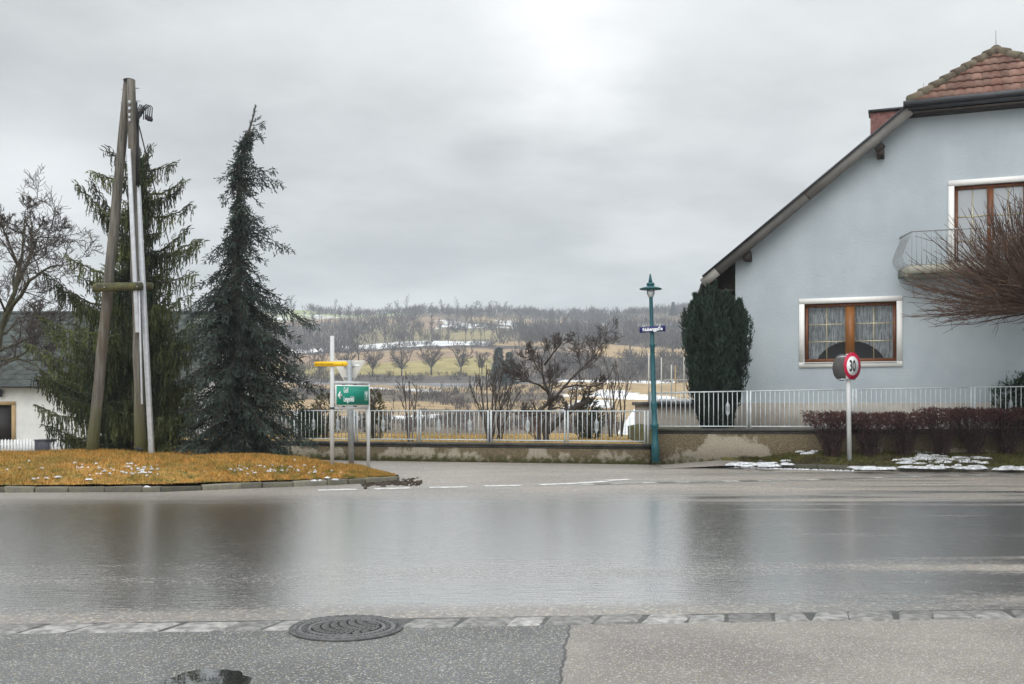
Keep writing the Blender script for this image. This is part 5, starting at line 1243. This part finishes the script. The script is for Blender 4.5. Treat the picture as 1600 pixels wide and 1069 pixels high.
def pickets():
    Z0 = 33.0; s = Z0/F
    for (x0, x1, y0, lab) in ((-60, 53, 685, 'longest run of the white picket fence, before the white house'), (77, 97, 689, 'short white picket run right of the small grey planter'), (109, 131, 686, 'white picket run just left of the left wooden pole'), (145, 152, 691, 'two white pickets between left pole and wide grey planter'), (202, 214, 687, 'white picket run between wide grey planter and right wooden pole')):
        b = P(x0, 715, Z0); b[2] = -.05; t = thing('picket_fence', lab, 'fence', b); top = CH-(y0-HY)*s-b[2]; n = max(2, int(round((x1-x0)/4.9))+1); mb = MB()
        for i in range(n):
            x = (x1-x0)*s*i/max(n-1, 1); hh = top-rng.uniform(0, .03); w = .076
            mb.prism([(x-w/2, .05), (x+w/2, .05), (x+w/2, hh-.05), (x, hh), (x-w/2, hh-.05)], ((1, 0, 0), (0, 0, 1), (0, -1, 0)), (0, 0, 0), .02)
        mb.build('pickets', picket, t)
        for h in (.2, .52): mb = MB(); mb.box(((x1-x0)*s/2, .02, top*h+.1), ((x1-x0)*s, .035, .07)); mb.build('rail', picket, t)
    for x0, x1, y0, lab in ((54, 76, 688, 'small slate grey planter box set into the picket fence'), (152, 201, 687.5, 'wide slate grey planter box between the two wooden poles')):
        b = P((x0+x1)/2, 715, Z0-.1); b[2] = -.05; t = thing('planter_box', lab, 'planter', b); w = (x1-x0)*s; h = CH-(y0-HY)*s-b[2]
        mb = MB(); mb.box((0, .3, h/2), (w, .6, h)); o = mb.build('box', planter, t); bv = o.modifiers.new('bevel', 'BEVEL'); bv.width = .012
        mb = MB(); mb.box((0, .3, h+.012), (w+.06, .66, .03)); mb.build('rim', M('planter_rim', (.11, .12, .13), .5, .1) if 'planter_rim' not in bpy.data.materials else bpy.data.materials['planter_rim'], t)
pickets()

# ---------------------------------------------------------------- trees and scrub on the hill
def proto_bare(kind, seed):
    r = np.random.default_rng(seed); big, thin = MB(), MB()
    if kind == 'orchard':
        cfg = dict(n=[7, 6, 5], ang=(.5, 1.1), len=.62, wob=.2, up=.06, min=.028, split=.09, first=.25); H0 = 2.6
        for a in range(6):
            az = a*1.05+r.uniform(-.3, .3); sp_ = .62 if a % 2 else .3; d = np.array([sp_*math.cos(az), sp_*math.sin(az), .75]); q = np.vstack([[[0, 0, -.3]], [[.05, 0, 1.2]], wander((.05, 0, 1.7), d, 4.2, 5, .16, .02, r)]); grow(big, thin, q, .17, .05, 2, 4.2, r, cfg)
    elif kind == 'broad':
        cfg = dict(n=[7, 7, 6], ang=(.35, .9), len=.55, wob=.14, up=.05, min=.05, split=.12, first=.3)
        q = wander((0, 0, -.5), (0, 0, 1), 12, 7, .06, .1, r); grow(big, thin, q, .34, .06, 3, 10, r, dict(cfg, n=[7, 7, 11], min=.03, len=.5))
    else:                       # slender poplar-like
        cfg = dict(n=[6, 11], ang=(.35, .75), len=.3, wob=.10, up=.10, min=.03, split=.10, first=.22)
        q = wander((0, 0, -.5), (0, 0, 1), 15, 8, .03, .1, r); grow(big, thin, q, .17, .04, 2, 15, r, dict(cfg, n=[9, 20], len=.32))
    if kind != 'slim' or True:       # fine twig ends
        ends = np.vstack(thin.V); sel = ends[r.integers(0, len(ends), {'orchard': 1300, 'broad': 520}.get(kind, 300))]
        ends_d = np.c_[r.normal(0, .7, (len(sel), 2)), r.uniform(-.1, 1.1, len(sel))]+.25*sel*np.array([1, 1, 0]); sc_ = {'orchard': .45, 'broad': 1.0}.get(kind, .9)
        thin.needles(sel, ends_d, sc_*r.uniform(.6, 1.4, len(sel)), {'orchard': .024, 'broad': .04}.get(kind, .035), 3, .6, .7, r.uniform(.7, 1.3, len(sel)))
    return big, thin
def hill_trees():
    r = np.random.default_rng(99)
    def proto(kind, seed, nm, lab, grp):
        big, thin = proto_bare(kind, seed); t = thing(nm, lab, 'tree', group=grp); big.build('trunk', hilltwig, t); thin.build('crown', hilltwig, t); return t
    defs = {'orchard': ('orchard_tree', 'bare fruit tree in the orchard row on the yellow field', 'orchard row on the yellow field'),
            'broad': ('hill_tree', 'broad bare tree among the scrub on the hillside', 'broad bare trees on the hillside'),
            'crest': ('hill_tree', 'bare tree standing on the skyline of the hill', 'bare trees along the skyline'),
            'slim': ('slender_tree', 'tall slender bare tree in the rows across the hillside', 'slender bare trees on the hillside')}
    pr = {k: [proto({'crest': 'broad'}.get(k, k), 200+i+hash_[k], *defs[k]) for i in range(3)] for k in defs}
    used = {k: 0 for k in defs}
    def place(kind, x, ypx, hpx, Y=None):
        Y = float(Yof(ypx)) if Y is None else Y; X_ = (x-800)*Y/F; L = pr[kind]; i = used[kind]; used[kind] += 1
        o = L[i] if i < len(L) else copy_tree(L[int(r.integers(len(L)))])
        hh = {'orchard': 5.6, 'broad': 14.5, 'crest': 14.5, 'slim': 16.0}[kind]; k = hpx*Y/F/hh
        o.location = (X_, Y, float(H(X_, Y))-.2); o.scale = (k*r.uniform(.9, 1.15), k*r.uniform(.9, 1.15), k); o.rotation_euler = (0, 0, r.uniform(0, 6.28)); return o
    for x, h in ((582, 40), (628, 40), (674, 44), (720, 42), (753, 34), (540, 36), (500, 34), (806, 30), (455, 36)): place('orchard', x, 592+r.uniform(-1.5, 1.5), h)
    for x in (580, 600, 623, 648, 673, 701, 728, 752): place('slim', x+r.uniform(-3, 3), 546, r.uniform(38, 52))
    for x in np.arange(440, 880, 20): place('slim', x+r.uniform(-8, 8), r.uniform(503, 545), r.uniform(26, 46))
    for x, h in ((455, 44), (548, 26), (558, 22), (610, 26), (622, 30), (640, 26), (660, 30), (672, 22), (690, 30), (700, 26), (716, 20), (728, 26), (742, 30), (752, 26), (765, 30), (778, 30), (788, 28), (820, 22)):
        place('crest', x, 0, h*.8, r.uniform(860, 1040))
    for x in np.arange(300, 1100, 11): place('crest', x+r.uniform(-6, 6), 0, r.uniform(7, 15), r.uniform(980, 1085))
    place('crest', 1086, 0, 44, 700.0); place('crest', 1098, 0, 36, 760.0)
    for x in np.arange(0, 330, 22): place('crest', x+r.uniform(-8, 8), 0, r.uniform(10, 26), r.uniform(700, 1000))
    for _ in range(70):
        x = r.uniform(420, 1080); place('broad', x, r.uniform(505, 545), r.uniform(16, 34))
    for x, y, h in ((560, 575, 60), (545, 560, 50), (615, 640, 30), (690, 612, 18), (1050, 575, 34), (1010, 560, 30), (940, 545, 30), (985, 560, 26), (1035, 548, 24), (900, 600, 40), (880, 590, 36), (830, 585, 30), (960, 600, 36)): place('broad', x, y, h)
    # conifers
    def conifer(lab, x, y, hpx, wpx, seed):
        Y = float(Yof(y)); X_ = (x-800)*Y/F; b = (X_, Y, float(H(X_, Y))); h, w = hpx*Y/F, wpx*Y/F; n = 900
        q = np.random.default_rng(seed); u = q.random(n)**1.3; az = q.uniform(0, 6.28, n); rad = w*(1-u)*(.55+.45*np.abs(np.sin(u*26)))*np.sqrt(q.uniform(.2, 1, n))+.1
        t = thing('dark_conifer', lab, 'tree', b); mb = MB(); mb.needles(np.c_[rad*np.cos(az), rad*np.sin(az), u*h*.96+.2], np.c_[np.cos(az), np.sin(az), np.full(n, -.25)], h*.09, h*.022, 5, .5, .7, q.uniform(.6, 1.4, n)); mb.build('crown', hillgreen, t)
        mb = MB(); mb.tube([(0, 0, -.3), (0, 0, h*.8)], [h*.02, h*.006], 6); mb.build('trunk', bark, t)
    conifer('left one of the two dark conifers standing in the valley', 779, 606, 62, 12, 1); conifer('right one of the two dark conifers standing in the valley', 796, 604, 52, 11, 2)
    conifer('tiny dark green spruce in the valley beyond the railing', 712, 617, 12, 5, 3); conifer('small light spruce right of the tiny dark one', 735, 616, 12, 9, 4)
    conifer('single dark conifer on the skyline left of the blue house', 1052, 497, 22, 7, 5)
    # scrub and woods, one mass
    mb = MB(); N = 0
    def scrub(x0, x1, y0, y1, n, hm, tint=1.0, yr_=None):
        nonlocal N
        x = r.uniform(x0, x1, n); yp = r.uniform(y0, y1, n); keep = vn(x/19, yp/7, 17) > .26; x, yp = x[keep], yp[keep]; Y = Yof(yp) if yr_ is None else r.uniform(*yr_, len(x)); X_ = (x-800)*Y/F; z = H(X_, Y); h = hm*r.uniform(.55, 1.25, len(x))
        for i in range(len(x)):
            k = 26; w = h[i]*.42; bx = r.normal(0, w*.55, (k, 2)); lo = r.uniform(-.1, .55, k)*h[i]; ln = h[i]*r.uniform(.25, .6, k)
            b = np.c_[X_[i]+bx[:, 0], Y[i]+bx[:, 1], z[i]+lo]; d = nrm(np.c_[bx/w*.5+r.normal(0, .3, (k, 2)), np.full(k, 1.0)]); sd = nrm(np.c_[r.normal(size=(k, 2)), np.zeros(k)])*np.maximum(h[i]*.035, Y[i]*.00028)[None].T if False else nrm(np.c_[r.normal(size=(k, 2)), np.zeros(k)])*max(h[i]*.03, Y[i]*.00026)
            mb.add(np.stack([b-sd, b+sd, b+d*ln[:, None]], 1).reshape(-1, 3), np.arange(k*3).reshape(-1, 3), tint*r.uniform(.75, 1.25))
    scrub(300, 1100, 0, 0, 520, 8, .85, (960, 1090)); scrub(380, 570, 512, 550, 210, 8); scrub(560, 660, 500, 530, 90, 9); scrub(620, 1080, 484, 497, 330, 9); scrub(800, 1080, 510, 526, 190, 9); scrub(780, 1080, 528, 548, 240, 9, .95)
    scrub(840, 1080, 560, 602, 300, 5, .95); scrub(430, 780, 546, 552, 110, 4, .9); scrub(600, 700, 530, 537, 40, 6); scrub(0, 380, 480, 590, 420, 9, .9); scrub(700, 780, 508, 518, 50, 6)
    scrub(420, 690, 613, 628, 150, 2.6, 1.0); scrub(690, 870, 606, 640, 150, 2.6, 1.15); scrub(380, 860, 592, 600, 120, 2.6, .8); scrub(430, 960, 652, 676, 300, 1.5, 1.25); scrub(430, 520, 575, 612, 70, 4); scrub(800, 900, 560, 600, 60, 5); scrub(640, 960, 630, 652, 60, 1.4, 1.3)
    o = mb.build('hillside_scrub', scrubm); tag(o, 'grey brown leafless woods and scrub covering the far hillside', 'woods', kind='stuff')
hash_ = {'orchard': 0, 'broad': 10, 'crest': 20, 'slim': 30}
hill_trees()

# ---------------------------------------------------------------- haze
def haze():
    mb = MB(); mb.box((0, 690, 62), (3440, 1540, 132)); o = mb.build('haze', None); o.data.materials.clear()
    m = bpy.data.materials.new('pale_haze'); m.use_nodes = True; nt = m.node_tree; nt.nodes.clear(); out = nt.nodes.new('ShaderNodeOutputMaterial'); v = nt.nodes.new('ShaderNodeVolumePrincipled')
    v.inputs['Color'].default_value = (.84, .91, 1.0, 1); v.inputs['Density'].default_value = .00044; v.inputs['Anisotropy'].default_value = .0
    nt.links.new(v.outputs[0], out.inputs['Volume']); o.data.materials.append(m); tag(o, 'thin grey winter haze over the valley', 'haze', kind='stuff')
haze()

# ---------------------------------------------------------------- sky, light, camera
def world():
    w = bpy.data.worlds.new('World'); SC.world = w; w.use_nodes = True; X.nt = w.node_tree; bg = next(n for n in w.node_tree.nodes if n.type == 'BACKGROUND')
    sky = node('ShaderNodeTexSky', sky_type='NISHITA', sun_disc=False, sun_elevation=R(38), sun_rotation=R(200))
    g = X(node('ShaderNodeTexCoord').outputs['Generated']); s = node('ShaderNodeSeparateXYZ', Vector=g); x, y, z = [X(s.outputs[i]) for i in range(3)]
    zc = z.max(0.0)+.16; u, v = x/zc, y/zc
    n1 = noise(vec(u*.75, v*.85, 0.0), 1.05, 6, .52); n2 = noise(vec(u*.25+4.0, v*.5, 2.0), 1.0, 3, .5); n3 = noise(vec(u*1.25, v*1.3, 1.0), 1.5, 7, .55)
    cl = n1*.5+n2*.5+n3*.34
    c = mix(sstep(cl, .50, .78), (4.15, 4.34, 4.42), (6.4, 6.6, 6.6))
    # bright break in the cloud above the road
    dx, dz = x-.055, z-.335; br = 1.0-sstep(X.m('SQRT', dx*dx*1.6+dz*dz), .0, .16); c = mix((br*sstep(n3, .34, .70)*.75), c, (9.0, 9.1, 9.2))
    dx2, dz2 = x+.42, z-.20; br2 = 1.0-sstep(X.m('SQRT', dx2*dx2*.6+dz2*dz2*3.0), .0, .12); c = mix(br2*.55, c, (8.3, 8.5, 8.6))
    lum = 1.0+.35*sstep(z, .30, .52)+1.35*sstep(z, .45, 1.0)+.55*sstep(0.0-y, -.1, .9)      # an overcast sky is brightest overhead
    c = mix(1.0, c, vec(lum, lum, lum), 'MULTIPLY')
    c = mix(.97, X(sky.outputs[0]), c)
    w.node_tree.links.new(c.k, bg.inputs['Color']); bg.inputs['Strength'].default_value = .1
    L = bpy.data.lights.new('sun', 'SUN'); L.energy = .85; L.angle = R(50); L.color = (1, .97, .93); o = bpy.data.objects.new('sun', L); COL.objects.link(o)
    o.rotation_euler = (R(52), 0, R(-20))
world()
cam = bpy.data.cameras.new('camera'); co = bpy.data.objects.new('camera', cam); COL.objects.link(co); SC.camera = co
cam.sensor_width = 36; cam.lens = 36; cam.shift_y = (HY-534.5)/1600; cam.clip_end = 6000; cam.clip_start = .05
co.location = (0, 0, CH); co.rotation_euler = (R(90), 0, 0)
SC.view_settings.view_transform = 'Standard'; SC.view_settings.look = 'None'; SC.view_settings.gamma = 1; SC.view_settings.exposure = .43
SC.cycles.use_denoising = True
SC.cycles.max_bounces = 8; SC.cycles.volume_bounces = 0; SC.cycles.transparent_max_bounces = 8
